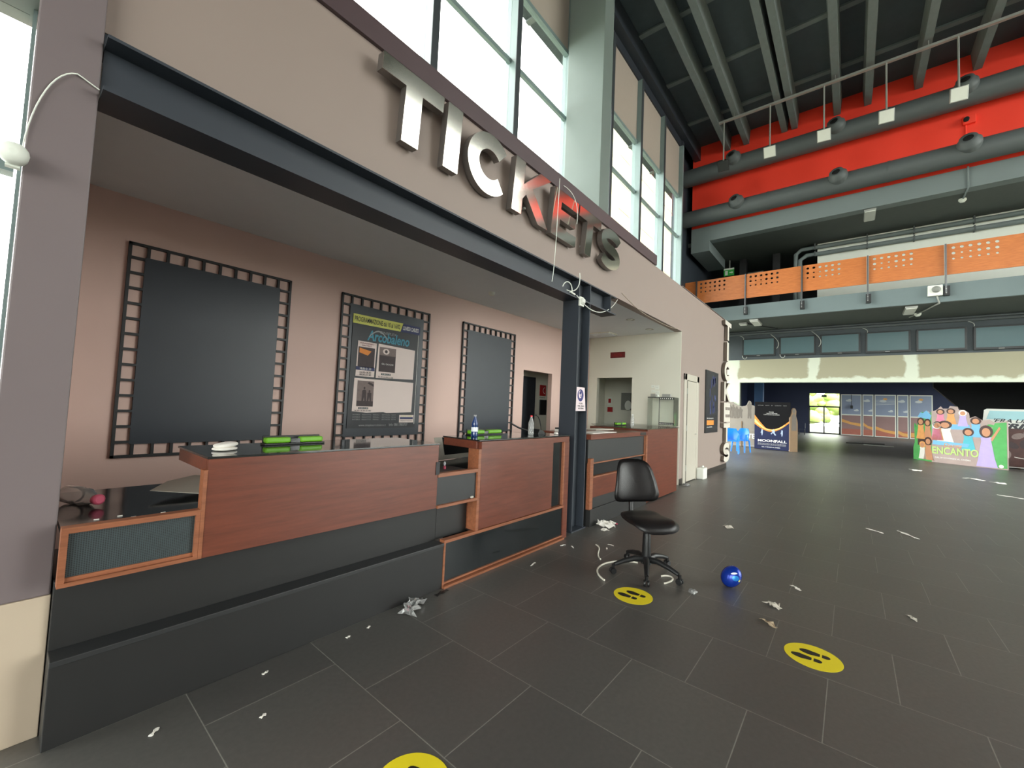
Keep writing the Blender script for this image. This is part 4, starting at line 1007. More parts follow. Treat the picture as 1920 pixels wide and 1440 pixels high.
# ball
rt = thing('foil_egg', 'shiny blue foil egg lying on the floor right of the chair', 'egg', (4.10, .81, 0))
rot = Matrix.Rotation(.5, 3, 'X') @ Matrix.Rotation(.3, 3, 'Y')
MB().smooth().ellipsoid((4.10, .81, .088), .075, .078, .095, 24, 16, rot).build('egg_body', 'foilblue', rt)
def eggpatch(au, av, ru, rv, name_, m_):
    g = MB(); g.smooth(); vs = []; fs = []
    cdir = (Vector((-.85, -.35, .25)).normalized()); t1 = Vector((.634, -.772, 0)); t2 = Vector((.1, .1, 1)).normalized()
    N = 14
    vs.append((0, 0))
    for k in (1, 2):
        for j in range(N): vs.append((ru*k/2*math.cos(2*PI*j/N), rv*k/2*math.sin(2*PI*j/N)))
    P = []
    for a, b in vs:
        dd = (Vector((-.78, -.62, .1)).normalized()+t1*(au+a)+t2*(av+b)).normalized()
        loc = rot.inverted() @ dd
        k = 1/math.sqrt((loc.x/.075)**2+(loc.y/.078)**2+(loc.z/.095)**2)
        P.append(Vector((4.10, .81, .088))+dd*(k+.0012))
    for j in range(N):
        fs.append((0, 1+j, 1+(j+1) % N)); fs.append((1+j, 1+N+j, 1+N+(j+1) % N, 1+(j+1) % N))
    g.add(P, fs); g.build(name_, m_, rt)
eggpatch(.0, .05, .38, .3, 'sky_blue_highlight', 'foilsky'); eggpatch(-.12, .62, .4, .13, 'white_band', 'label'); eggpatch(.5, -.25, .17, .15, 'yellow_flower', 'posteryel')  # the sky blue patch is a highlight coloured onto the foil

# litter
def scrap(x, y, L, W, rz, hgt, label, m_='paper', cat='paper scrap', name_='paper_scrap', nx=6, ny=4):
    rng = random.Random(int(abs(x*131+y*977))); m = MB(); vs = []
    for j in range(ny+1):
        for i in range(nx+1):
            uu = (i/nx-.5)*L; vv = (j/ny-.5)*W*(1+.5*math.sin(i*1.7+x))
            vs.append(Vector((uu+rng.uniform(-1, 1)*L*.04, vv+rng.uniform(-1, 1)*W*.08, .003+hgt*rng.random()*(.4+.6*math.sin(PI*i/nx)))))
    c, s_ = math.cos(rz), math.sin(rz)
    top = [Vector((x+v.x*c-v.y*s_, y+v.x*s_+v.y*c, v.z)) for v in vs]; bot = [Vector((t.x, t.y, max(.0006, t.z-.002))) for t in top]
    n = len(top); fs = []
    def id_(i, j): return j*(nx+1)+i
    for j in range(ny):
        for i in range(nx):
            fs.append((id_(i, j), id_(i+1, j), id_(i+1, j+1), id_(i, j+1))); fs.append((n+id_(i, j), n+id_(i, j+1), n+id_(i+1, j+1), n+id_(i+1, j)))
    edge = [id_(i, 0) for i in range(nx+1)]+[id_(nx, j) for j in range(1, ny+1)]+[id_(i, ny) for i in range(nx-1, -1, -1)]+[id_(0, j) for j in range(ny-1, 0, -1)]
    for k in range(len(edge)):
        a, b = edge[k], edge[(k+1) % len(edge)]; fs.append((a, n+a, n+b, b))
    m.add(top+bot, fs)
    return tag(m.build(name_, m_, origin=(x, y, 0)), label, cat, 'litter on the hall floor')
scrap(4.95, 2.42, .22, .17, .4, .09, 'large crumpled white paper on the floor at the steel post', nx=8, ny=6)
scrap(4.78, 2.36, .10, .06, -.4, .03, 'small white paper left of the crumpled one at the post')
scrap(5.15, 2.38, .05, .03, .4, .015, 'tiny reddish scrap behind the crumpled paper', 'pink')
scrap(5.42, 2.22, .09, .03, .9, .01, 'thin white scrap behind the task chair seat')
scrap(3.94, .476, .12, .06, 1.0, .03, 'folded greyish paper between the egg and the right floor sign', 'paperdirty')
scrap(3.585, .46, .13, .035, .9, .025, 'curled brownish leaf left of the right floor sign', 'leaf', 'leaf', 'dry_leaf')
scrap(4.49, .375, .11, .025, .7, .008, 'narrow white paper strip right of the blue egg')
scrap(6.16, 1.26, .13, .08, .5, .04, 'crumpled white wrapper on the floor behind the chair', 'paperdirty')
scrap(7.56, -.24, .22, .03, .9, .015, 'wavy white strip on the mid floor, left of the pair', 'paper')
scrap(7.68, -.57, .34, .035, .5, .015, 'long white strip on the mid floor, right of the pair', 'paper')
scrap(4.487, -.36, .10, .025, .4, .012, 'small pale scrap on the floor at the far right', 'paperdirty')
scrap(13.6, -2.62, .42, .06, .9, .01, 'white strip on the floor at the right edge of the photo', 'paper')
scrap(18.05, -1.54, .35, .16, .3, .03, 'white scrap on the floor in front of the colourful standee', 'paper')
scrap(16.9, -2.60, .4, .14, .9, .03, 'pair of white scraps right of the colourful standee, left one', 'paper')
scrap(16.5, -2.98, .3, .12, .6, .03, 'white scrap at the right, nearer than the colourful standee', 'paper')
scrap(3.73, 1.02, .10, .05, .2, .03, 'clear crumpled wrapper beside the front caster of the chair', 'film', 'wrapper', 'plastic_wrapper')
scrap(.974, 2.44, .035, .012, .4, .004, 'tiny white scrap on the floor at the left plinth, nearer one')
scrap(1.45, 2.44, .03, .012, .2, .004, 'tiny white scrap on the floor at the left plinth, middle one')
scrap(1.60, 2.45, .03, .012, .6, .004, 'tiny white scrap on the floor at the left plinth, farther one')
scrap(.50, 2.36, .05, .014, .8, .004, 'tiny white scrap on the floor at the lower left corner')
scrap(.85, 2.12, .03, .012, .4, .004, 'tiny white scrap on the open floor at the lower left')
scrap(1.96, 2.455, .24, .10, .55, .05, 'clear crumpled plastic bag at the foot of the plinth', 'film', 'plastic bag', 'plastic_bag', 9, 6)
scrap(1.93, 2.475, .09, .03, .6, .03, 'small pinkish paper inside the clear plastic bag', 'pink')
scrap(2.26, 2.49, .13, .03, .1, .006, 'flat black scrap on the floor at the corner of the plinth', 'plblack')
scrap(8.95, 2.62, .2, .12, .4, .05, 'clear plastic wrap on the floor at the white door', 'film', 'wrapper', 'plastic_wrapper')
for k, (x, y, L, rz, lb) in enumerate([(3.25, 2.33, .10, .2, 'nearest to the counter'), (3.92, 2.42, .07, -.3, 'left of the steel post'), (3.95, 2.32, .06, .9, 'in front of the steel post'), (4.18, 2.03, .05, .5, 'short upper piece behind the chair'), (4.32, 2.05, .07, 1.5, 'bent piece behind the chair')]):
    scrap(x, y, L, .012, rz, .006, 'white plastic sliver on the floor, '+lb)
# hose pieces
pts = [(4.02+.0, 1.66, .008)]
HP = [(3.40, 1.665), (3.47, 1.80), (3.62, 1.91), (3.83, 1.885), (3.98, 1.76), (4.02, 1.62)]
tag(MB().tube(bez([(a, b, .008) for a, b in HP], 24), .008, 8).build('hose', 'rubberwhite', origin=(3.7, 1.8, 0)), 'long white curved tube on the floor left of the chair base', 'tube')
tag(MB().tube(bez([(3.86, 1.33, .008), (3.98, 1.28, .008), (3.88, 1.18, .008), (3.72, 1.255, .008)], 16), .008, 8).build('hose', 'rubberwhite', origin=(3.85, 1.3, 0)), 'white curved tube between the chair casters', 'tube')
tag(MB().tube(bez([(4.20, 2.17, .006), (4.15, 2.05, .006), (3.95, 2.06, .006), (3.84, 1.93, .006)], 12), .007, 8).build('hose', 'rubberwhite', origin=(4, 2.1, 0)), 'wavy white strip on the floor behind the curved tube', 'tube')

# ------------------------------------------------------------------ FAR HALL
# ducts
def duct(z, r_, label, ny, labs):
    rt = thing('air_duct', label, 'duct', (18.95, 0, z))
    MB().tube([(18.95, 5.9, z), (18.95, -12.4, z)], r_, 24).build('duct_pipe', 'duct', rt)
    for y in (4.4, 2.6, -1.0, -4.6): MB().lathe([(r_+.012, -.04), (r_+.012, .04)], (18.95, y, z), (0, 1, 0), 24, False).build('duct_collar', 'duct', rt)
    for y in ny:
        ax = Vector((-.80, .22, .36)).normalized()
        o_ = Vector((18.95, y, z))+ax*(r_+.02)
        n_ = MB().lathe([(.27, -.2), (.29, 0), (.29, .06), (.24, .10), (.21, .22), (.12, .225)], o_, ax, 20, False).build('duct_nozzle', 'duct', rt)
        MB().lathe([(.125, .0), (.125, .218), (.001, .219)], o_, ax, 16).build('nozzle_shade_plug', 'hole', n_)  # near black plug stands in for the shade inside the nozzle
duct(12.1, .36, 'upper dark grey round air duct across the red wall', (3.75, .36, -2.9, -6.2), None)
duct(10.19, .34, 'lower dark grey round air duct across the red wall', (3.62, .30, -2.95, -6.2), None)
# rail with floodlights
rt = thing('light_rail', 'galvanised conduit rail hanging under the joists', 'rail', (17, 0, 12.9))
MB().box(16.95, 17.05, -10.5, 4.02, 12.86, 12.93).build('rail_channel', 'galv', rt)
m_ = MB()
for y in (3.5, .43, -1.8, -4.5, -7.9): m_.tube([(17, y, 12.93), (17, y, 13.11)], .012, 6)
m_.build('rail_hanger', 'galv', rt)
fl_ = None
for k, (y, lb) in enumerate([(3.85, 'unlit black one at the left end'), (2.31, 'second from the left'), (.73, 'third from the left'), (-.85, 'fourth from the left'), (-2.42, 'rightmost in view'), (-4.05, 'just beyond the right edge')]):
    rt = thing('floodlight', 'hanging floodlight below the conduit rail, '+lb, 'floodlight', (17, y, 11.1), 'floodlights hanging from the conduit rail')
    MB().tube([(17, y, 12.86), (17, y, 11.30)], .025, 8).build('drop_rod', 'galv', rt)
    MB().box(16.96, 17.04, y-.06, y+.06, 11.24, 11.30).build('bracket', 'galv', rt)
    F = Fr((16.97, y, 11.10), (.1, -1, .0), (-.42, 0, .91))
    MB().rect(F, -.19, .19, -.19, .19, -.08, .0).build('lamp_housing', 'plblack' if k == 0 else 'galv', rt, bevel=.01)
    MB().rect(F, -.17, .17, -.17, .17, .0, .006).build('lamp_glass', 'tvblack' if k == 0 else 'floodwhite', rt)
# cameras on the red wall
rt = thing('wall_camera', 'small red box camera on the red wall', 'camera', (XR, -2.9, 11.4))
MB().box(XR-.12, XR, -3.12, -2.82, 11.32, 11.6).build('camera_body', 'red', rt, bevel=.02)
MB().lathe([(.07, 0), (.07, .08), (.05, .085)], (XR-.12, -2.9, 11.46), (-1, .1, -.1), 14).build('camera_lens', 'hole', rt)
MB().tube([(XR-.02, -2.9, 11.32), (XR-.02, -2.9, 10.3)], .025, 6).build('camera_conduit', 'red', rt)
tag(MB().tube([(XR-.07, -2.93, 9.9), (XR-.07, -2.93, 9.19), (XR+.7, -2.93, 9.16)], .025, 6).build('cable_conduit', 'greybeam', origin=(XR, -2.9, 9.5)), 'grey conduit dropping over the concrete beam to a detector', 'conduit')
tag(MB().lathe([(.1, 0), (.1, -.05), (.06, -.11), (.01, -.12)], (XR+.85, -2.93, 9.195), seg=14).build('smoke_detector', 'white', origin=(XR+.8, -2.9, 9.19)), 'white detector under the soffit below the red wall camera', 'detector')
# soffit lamps
def bar_lamp(x, y, z, lx, ly, label, name_='ceiling_lamp'):
    rt = thing(name_, label, 'lamp', (x, y, z), 'rectangular soffit lamps')
    MB().box(x-lx/2, x+lx/2, y-ly/2, y+ly/2, z-.07, z).build('lamp_body', 'galv', rt, bevel=.01)
    MB().box(x-lx/2+.02, x+lx/2-.02, y-ly/2+.02, y+ly/2-.02, z-.10, z-.07).build('lamp_diffuser', 'lampwhite', rt, bevel=.01)
bar_lamp(XR+.55, -.52, 9.2, 1.0, .34, 'white rectangular lamp under the soffit below the red wall')
bar_lamp(20.0, 3.15, 5.5, 1.1, .32, 'white rectangular lamp under the gallery, left one')
bar_lamp(20.1, -1.6, 5.5, 1.1, .32, 'white rectangular lamp under the gallery, right one')
bar_lamp(24.4, 4.05, 8.95, .5, 1.1, 'white rectangular lamp in the black passage behind the balustrade')
bar_lamp(20.1, 3.65, 5.5, .3, .3, 'small white lamp beside the left lamp under the gallery')
tag(MB().lathe([(.1, 0), (.1, -.05), (.06, -.11), (.01, -.12)], (21.0, -1.88, 5.504), seg=14).build('smoke_detector', 'white', origin=(21, -1.9, 5.5)), 'white detector under the gallery near the siren', 'detector')
tag(MB().tube([(19.38, -2.2, 5.72), (19.38, -2.25, 5.48), (20.6, -1.95, 5.47), (21.5, -1.7, 5.47)], .025, 6).build('cable_conduit', 'galv', origin=(20, -2, 5.5)), 'conduit running under the gallery from the siren', 'conduit')
tag(MB().tube([(20.2, 3.5, 5.47), (21.9, 2.6, 5.47)], .02, 6).build('cable_conduit', 'plblack', origin=(20, 3, 5.5)), 'dark conduit under the gallery from the left lamp', 'conduit')
# exit sign in the passage
rt = thing('exit_sign', 'green running man exit sign behind the balustrade', 'sign', (XB, 4.7, 8.5))
F = FX(XB+.2)
MB().rect(F, -4.98, -4.52, 8.42, 8.72, 0, .05).build('sign_face', 'exitgreen', rt)
m_ = MB(); m_.rect(F, -4.98, -4.52, 8.72, 8.80, 0, .06); m_.prism([(-4.72, 8.55), (-4.62, 8.55), (-4.62, 8.51), (-4.55, 8.575), (-4.62, 8.64), (-4.62, 8.6), (-4.72, 8.6)], F, .05, .055); m_.rect(F, -4.92, -4.80, 8.46, 8.68, .05, .055)
m_.build('sign_symbol', 'white', rt)
MB().box(XB+.15, XB+.25, 4.7, 4.74, 8.8, 9.2).build('sign_stem', 'galv', rt)
# conduits on the gallery wall
for z_, r_, lb in ((9.02, .085, 'upper'), (8.72, .09, 'lower')):
    pt = [(XB-.12, -12.4, z_), (XB-.12, 1.2, z_), (XB-.12, 1.75 if lb == 'upper' else 1.55, z_), (XB-.12, 1.95 if lb == 'upper' else 1.8, z_-.18), (XB-.12, 1.97 if lb == 'upper' else 1.82, 6.14)]
    rt = thing('pipe', lb+' grey pipe along the white gallery wall', 'pipe', (XB-.12, 0, z_))
    MB().tube(pt, r_, 10).build('pipe_run', 'greybeam', rt)
    m_ = MB()
    for y in (1.25, -.5, -1.9, -3.5): m_.box(XB-.22, XB-.02, y-.02, y+.02, z_-.11, z_+.18 if lb == 'upper' else z_+.11)
    m_.build('pipe_bracket', 'duct', rt)
# balustrade
BAL = thing('balustrade', 'balustrade of orange perforated panels along the gallery edge', 'balustrade', (XR-.02, 0, 6.1))
def holed_panel(y_left, y_right, label, holes=True):
    W = y_left-y_right; H = 1.02; zb = 6.40
    rt = BAL
    m_ = MB(); F = Fr((XR-.02, y_left, zb), (0, -1, 0), (0, 0, 1))
    x0, x1, z0, z1 = .06, .06+6*.19, .42, .42+3*.185
    m_.rect(F, 0, x0, 0, H, 0, .03); m_.rect(F, x1, W, 0, H, 0, .03); m_.rect(F, x0, x1, 0, z0, 0, .03); m_.rect(F, x0, x1, z1, H, 0, .03)
    S = 12
    for i in range(6):
        for j in range(3):
            a0, a1 = x0+i*.19, x0+(i+1)*.19; b0, b1 = z0+j*.185, z0+(j+1)*.185
            ca, cb_ = (a0+a1)/2, (b0+b1)/2; rr = (.034, .030 if i in (1, 2) else .046, .046)[j]
            circ = [(ca+rr*math.cos(2*PI*k/S+PI/4), cb_+rr*math.sin(2*PI*k/S+PI/4)) for k in range(S)]
            sq = []
            for k in range(S):
                a = 2*PI*k/S+PI/4; c, s_ = math.cos(a), math.sin(a); q = 1/max(abs(c), abs(s_))
                sq.append((ca+(a1-a0)/2*c*q, cb_+(b1-b0)/2*s_*q))
            vs = [F.p(*p, .03) for p in sq]+[F.p(*p, .03) for p in circ]+[F.p(*p, 0) for p in sq]+[F.p(*p, 0) for p in circ]
            fs = []
            for k in range(S):
                k2 = (k+1) % S
                fs += [(k, k2, S+k2, S+k), (2*S+k, 3*S+k, 3*S+k2, 2*S+k2), (S+k, S+k2, 3*S+k2, 3*S+k)]
            m_.add(vs, fs)
    m_.build('perforated_panel', 'panelorange', rt)
py = [7.35, 5.40, 3.45, 1.50, -.45, -2.40, -4.35, -6.3]
pl_ = ['hidden left end', 'leftmost in view', 'second from the left', 'third from the left', 'fourth from the left', 'at the right edge of the photo', 'beyond the right edge']
for i in range(7):
    if i == 0: continue
    holed_panel(py[i]-.03, py[i+1]+.03, 'orange balustrade panel with three rows of holes, '+pl_[i])
m_ = None
for i in range(1, 7):
    rt = BAL
    pb = MB().box(XR-.13, XR-.05, py[i]-.02, py[i]+.02, 5.78, 7.42).build('post', 'metalgrey', rt)
    MB().box(XR-.12, XR, py[i]-.09, py[i]+.05, 5.70, 6.02).build('post_bracket', 'plblack', pb)
    for q in (5.78, 5.92): MB().lathe([(.018, 0), (.018, .02)], (XR-.12, py[i]+.0, q), (-1, 0, 0), 8).build('bolt', 'galv', pb)
MB().box(XR-.05, XR-.02, 5.43, 5.9, 6.40, 7.42).build('plain_panel', 'panelorange', BAL)
# siren
rt = thing('siren', 'white square siren on the gallery slab edge', 'siren', (XR, -2.12, 5.75))
MB().box(XR-.12, XR, -2.33, -1.97, 5.72, 6.08).build('siren_body', 'floodwhite', rt, bevel=.02)
MB().lathe([(.10, 0), (.11, .02), (.09, .05), (.02, .055)], (XR-.12, -2.17, 5.93), (-1, 0, 0), 18).build('siren_lens', 'cabgrey', rt)
# televisions
tv0 = None
for i in range(6):
    y = 3.385-1.5*i+.0; zc = 4.71-.012*i
    lb = 'wall television under the gallery, '+['leftmost', 'second from the left', 'third from the left', 'fourth from the left', 'fifth from the left', 'sixth, at the right edge of the photo'][i]
    rt = thing('television', lb, 'television', (XB-.1, y, zc-.43), 'row of dark televisions under the gallery')
    F = FX(XB-.09)
    MB().rect(F, -y-.67, -y+.67, zc-.43, zc+.43, -.06, 0).build('television_body', 'tvblack', rt, bevel=.008)
    MB().rect(F, -y-.61, -y+.61, zc-.345, zc+.375, 0, .004).build('screen', 'screen', rt)
    MB().rect(F, -y-.07, -y+.07, zc-.405, zc-.39, 0, .003).build('brand_strip', 'galv', rt)
    MB().box(XB-.03, XB+.0, y-.2, y+.2, zc-.15, zc+.15).build('wall_mount', 'plblack', rt)
tag(MB().box(XB-.14, XB-.001, -11, 5.9, 5.30, 5.36).box(XB-.10, XB-.001, -11, 5.9, 5.42, 5.46).build('cable_tray', 'duct', origin=(XB, 0, 5.3)), 'dark cable tray along the top of the television band', 'tray')
for k, (y, lb) in enumerate([(4.05, 'left of the first television'), (2.6, 'between the first and second television'), (1.05, 'between the second and third television'), (-.45, 'between the third and fourth television'), (-3.4, 'between the fifth and sixth television')]):
    cable([(XB-.16, y+.3, 5.28), (XB-.16, y+.1, 5.1), (XB-.15, y-.15, 4.85), (XB-.15, y+.05, 4.6)] if k in (1, 2) else [(XB-.16, y+.1, 5.28), (XB-.16, y-.1, 5.2), (XB-.16, y-.05, 5.08)], .014, 'loose pale cable hanging '+lb, 'galv')
for k, (y, lb) in enumerate([(4.02, 'first'), (2.5, 'second')]):
    cable([(XB-.16, y+.02, 4.32), (XB-.17, y, 4.12), (XB-.17, y-.16, 4.12), (XB-.16, y-.17, 4.26)], .014, 'pale cable loop below the lower left corner of the '+lb+' television', 'galv')

# ------------------------------------------------------------------ standees
# grey landscape standee with figures
rt = thing('cinema_standee', 'grey standee with a row of silhouetted figures, behind the blue chairs', 'standee', (22.0, 4.1, 0))
F = Fr((22.05, 3.43, 0), (-.13, -.99, 0), (0, 0, 1))
top = [(-1.45, 2.12), (-1.38, 2.2), (-1.30, 2.12), (-1.22, 2.16), (-1.14, 2.08), (-1.0, 2.1), (-.92, 2.0), (-.75, 1.93), (-.6, 1.9), (-.45, 1.93), (-.38, 2.0), (-.35, 2.10), (-.30, 2.17), (-.24, 2.16), (-.20, 2.08), (-.19, 1.98), (-.1, 1.95), (0, 1.9)]
MB().prism([(-1.45, .02)]+[(0, .02)]+top[::-1], F, -.04, 0).build('standee_board', 'tegrey', rt)
m_ = MB(); m_.mt(0)
for cx, h, z0 in ((-1.32, .75, 1.36), (-1.15, .7, 1.34), (-.98, .64, 1.32), (-.82, .55, 1.32), (-.66, .5, 1.34), (-.27, .8, 1.34)):
    m_.prism([(cx-.08, z0), (cx-.02, z0), (cx, z0+.2*h), (cx+.02, z0), (cx+.08, z0), (cx+.07, z0+.5*h), (cx+.10, z0+.8*h), (cx+.04, z0+.88*h), (cx-.04, z0+.88*h), (cx-.10, z0+.8*h), (cx-.07, z0+.5*h)], F, .0, .004)
    m_.ell(F, cx, z0+.94*h, .045, .06, 0, .004, 12)
MB().text('TE', F, -.33, .42, .22, .30, .006, .02).build('title_text', 'letterwhite', rt)
m_.mt(2).rect(F, -1.4, -.02, .06, .1, 0, .004).text('DAL 3 MARZO AL CINEMA', F, -.45, .78, .04, .42, .006)
m_.build('printed_art', ['tedark', 'letterwhite', 'lettergrey'], rt)
MB().box(22.1, 22.5, 4.0, 4.04, 0, 1.2).build('back_stay', 'card', rt)
# dark blue standee
rt = thing('cinema_standee', 'dark blue space standee with an orange glow beside the blue chairs', 'standee', (21.5, 2.7, 0))
F = Fr((21.56, 3.40, .0), (-.06, -1, 0), (0, 0, 1))
W = 1.36
MB().rect(F, 0, W, .01, 2.12, -.06, 0).build('standee_board', 'mfblack', rt)
m_ = MB()
def arcz(t): return 1.25-.42*math.sin(PI*(t*.95+.02))+.10*t
N = 20
m_.mt(0).prism([(W*i/N, arcz(i/N)-.02) for i in range(N+1)]+[(W, .02), (0, .02)], F, 0, .003)
m_.mt(1).prism([(W*i/N, arcz(i/N)-.05-.05*(1-i/N)) for i in range(N+1)]+[(W*i/N, arcz(i/N)+.03+.28*max(0, 1-i/N*3.0)) for i in range(N, -1, -1)], F, .003, .005)
m_.mt(2).prism([(W*i/N, arcz(i/N)-.02) for i in range(N-2)]+[(W*i/N, arcz(i/N)+.015+.12*max(0, 1-i/N*3.5)) for i in range(N-3, -1, -1)], F, .005, .007)
m_.mt(0)
for cx, s_ in ((.30, .9), (.72, 1.25), (1.06, 1.0)):
    m_.mt(3).prism([(cx-.05*s_, .86), (cx+.02*s_, .93), (cx+.06*s_, .84), (cx+.05*s_, .76), (cx+.10*s_, .66), (cx+.06*s_, .65), (cx, .76), (cx-.05*s_, .68), (cx-.07*s_, .72), (cx-.01*s_, .80)] if s_ > 1 else [(cx-.02, .9), (cx+.03, .88), (cx+.03, .72), (cx+.01, .62), (cx-.01, .62), (cx-.03, .75), (cx-.06, .72), (cx-.03, .82)], F, .003, .006)
MB().text('MOONFALL', F, .14, .345, .10, 1.10, .008, .03).build('title_text', 'letterwhite', rt)
m_.mt(4)
for k in range(3): m_.text('UN FILM DI FANTASCIENZA CON UN CAST STELLARE E MUSICA', F, .14, .27-.035*k, .016, 1.08, .008)
m_.text('DAL 17 MARZO AL CINEMA', F, .30, .10, .035, .7, .008, .02)
m_.mt(5).text('ATTORI    NOTI    IN    QUESTO    FILM', F, .12, 1.95, .03, 1.1, .006)
m_.mt(4).text('NEL 2022', F, .56, 1.66, .028, .18, .006, .01).text("L'UMANITA AFFRONTERA", F, .46, 1.60, .03, .42, .006, .01).text('IL LATO OSCURO DELL UNIVERSO', F, .36, 1.54, .03, .6, .006, .01)
m_.ell(F, W-.03, .05, .02, .02, .003, .006, 12)
m_.build('printed_art', ['mfblue', 'printorange', 'glowyel', 'fig', 'letterwhite', 'lettergrey'], rt)
F = Fr((21.47, 2.035, 0), (.83, -.55, 0), (0, 0, 1))
MB().prism([(-.02, 0), (.42, 0), (.42, 1.20), (.40, 1.35), (.32, 1.55), (.34, 1.75), (.28, 1.86), (.18, 1.88), (.10, 1.80), (.08, 1.66), (.02, 1.55), (-.02, 1.45)], F, -.05, 0).build('side_wing', 'card', rt)
m_ = MB(); m_.ell(F, .19, 1.76, .08, .10, 0, .006, 16).prism([(.05, .9), (.34, .9), (.33, 1.5), (.2, 1.66), (.08, 1.55)], F, 0, .006); m_.build('wing_print', 'tedark', rt)
# colourful standee
rt = thing('cinema_standee', 'colourful family standee with a leafy painted scene on the right of the hall', 'standee', (22.3, -3.2, 0))
A = Vector((22.75, -2.40, 0)); B = Vector((21.70, -4.12, 0)); L = (B-A).length
F = Fr(A, (B-A).normalized(), (0, 0, 1))
out = [(0, 0), (L, 0), (L, 1.66), (L-.35, 1.62), (L-.45, 1.70), (L-.62, 1.66), (L-.8, 1.80), (L-.95, 1.72), (L-.98, 1.92), (L-1.10, 2.02), (L-1.25, 2.02), (L-1.28, 2.14), (L-1.48, 2.16), (L-1.52, 2.06), (L-1.7, 2.06), (L-1.75, 2.14), (L-1.82, 2.05), (L-1.9, 1.98), (0, 1.95)]
MB().prism(out, F, -.05, 0).build('standee_board', 'encbase', rt)
m_ = MB()
rng = random.Random(11)
# generic painted scene: leaves, rounded figures
m_.mt(0).prism([(L-.42, .04), (L-.02, .04), (L-.02, 1.62), (L-.3, 1.58), (L-.5, 1.0)], F, 0, .003)
for k in range(9): m_.ell(F, L-.1-rng.random()*.3, .2+k*.16, .10, .05, .003, .005, 10, rng.random()*3)
def figure(cx, z0, w, h, dress, hair, arm=0):
    m_.mt(dress).prism([(cx-w*.6, z0), (cx+w*.6, z0), (cx+w*.35, z0+h*.55), (cx+w*.4, z0+h*.68), (cx-w*.4, z0+h*.68), (cx-w*.35, z0+h*.55)], F, .005, .008)
    m_.mt(hair).ell(F, cx, z0+h*.84, w*.48, h*.19, .006, .009, 16)
    m_.mt(5).ell(F, cx, z0+h*.82, w*.30, h*.13, .009, .011, 14)
    if arm: m_.mt(5).prism([(cx+w*.3, z0+h*.62), (cx+w*.42, z0+h*.56), (cx+w*1.0, z0+h*.95), (cx+w*.9, z0+h*1.0)], F, .009, .011)
figure(L-1.75, 1.45, .26, .58, 7, 4); figure(L-1.45, 1.48, .26, .58, 3, 4); figure(L-1.12, 1.42, .24, .58, 1, 8)
m_.mt(9).prism([(.02, 1.28), (L-.9, 1.30), (L-.95, 1.48), (.05, 1.50)], F, .003, .0045)
figure(L-.78, 1.05, .30, .70, 9, 4); figure(L-.98, .55, .32, .80, 2, 4); figure(L-1.62, .78, .42, .80, 6, 4, 0); figure(.06+.12, .85, .30, .70, 3, 4); figure(L-1.86, .85, .28, .66, 7, 8)
figure(L-.52, .28, .36, 1.18, 1, 4, 1)
m_.mt(1).prism([(L-.78, .03), (L-.24, .03), (L-.36, .55), (L-.68, .55)], F, .008, .010)
m_.mt(9).prism([(.02, .68), (L-1.0, .66), (L-.95, .78), (.05, .84)], F, .011, .012)
MB().text('ENCANTO', F, .02, .34, .26, 1.28, .013, .02).build('title_text', 'enclime', rt)
m_.mt(3).text('Disney', F, .36, .64, .12, .52, .013, .01, shear=.2)
m_.mt(8).text('DAL 24 NOVEMBRE AL CINEMA', F, .10, .17, .055, 1.0, .013, .02)
m_.ell(F, L-.16, .1, .06, .06, .008, .012, 18)
m_.build('printed_art', ['encgreen', 'encpurple', 'encteal', 'encorange', 'enchair', 'encskin', 'paper', 'encpink', 'letterwhite', 'encsky', 'enclime'], rt)
F = Fr((23.68, -1.97, 0), (-.93, -.43, 0), (0, 0, 1)); Lw = 1.02
F = Fr((23.62, -1.96, 0), (Vector((22.75, -2.40, 0))-Vector((23.62, -1.96, 0))).normalized(), (0, 0, 1)); Lw = (Vector((22.75, -2.40, 0))-Vector((23.62, -1.96, 0))).length
MB().prism([(0, 0), (Lw, 0), (Lw, 1.95), (Lw-.05, 1.9), (Lw-.1, 1.72), (Lw-.2, 1.70), (.45, 1.92), (.42, 1.62), (.3, 1.60), (.15, 1.3), (.05, 1.45), (.08, .7), (0, .5)], F, -.05, 0).build('side_wing', 'encgreen', rt)
m_ = MB()
def fig2(cx, z0, w, h, dress, hair):
    m_.mt(dress).prism([(cx-w*.6, z0), (cx+w*.6, z0), (cx+w*.35, z0+h*.55), (cx+w*.4, z0+h*.68), (cx-w*.4, z0+h*.68), (cx-w*.35, z0+h*.55)], F, .002, .006)
    m_.mt(hair).ell(F, cx, z0+h*.84, w*.48, h*.19, .003, .008, 16); m_.mt(4).ell(F, cx, z0+h*.82, w*.30, h*.13, .008, .010, 14)
m_.mt(2).rect(F, .25, Lw-.02, .6, .95, 0, .002)
fig2(.42, .85, .40, .82, 0, 3); fig2(.78, .85, .36, .78, 1, 3); fig2(.80, .06, .40, .86, 1, 3); fig2(.5, .06, .34, .68, 5, 0)
m_.mt(6).prism([(.25, 1.72), (.9, 1.62), (.98, 1.78), (.72, 1.98), (.55, 1.88), (.4, 1.9)], F, .003, .006)
m_.build('wing_print', ['encorange', 'encskin', 'enchair', 'enchair', 'encskin', 'paper', 'encsky'], rt)
MB().box(23.0, 23.5, -3.2, -3.16, 0, 1.3).build('back_stay', 'card', rt)
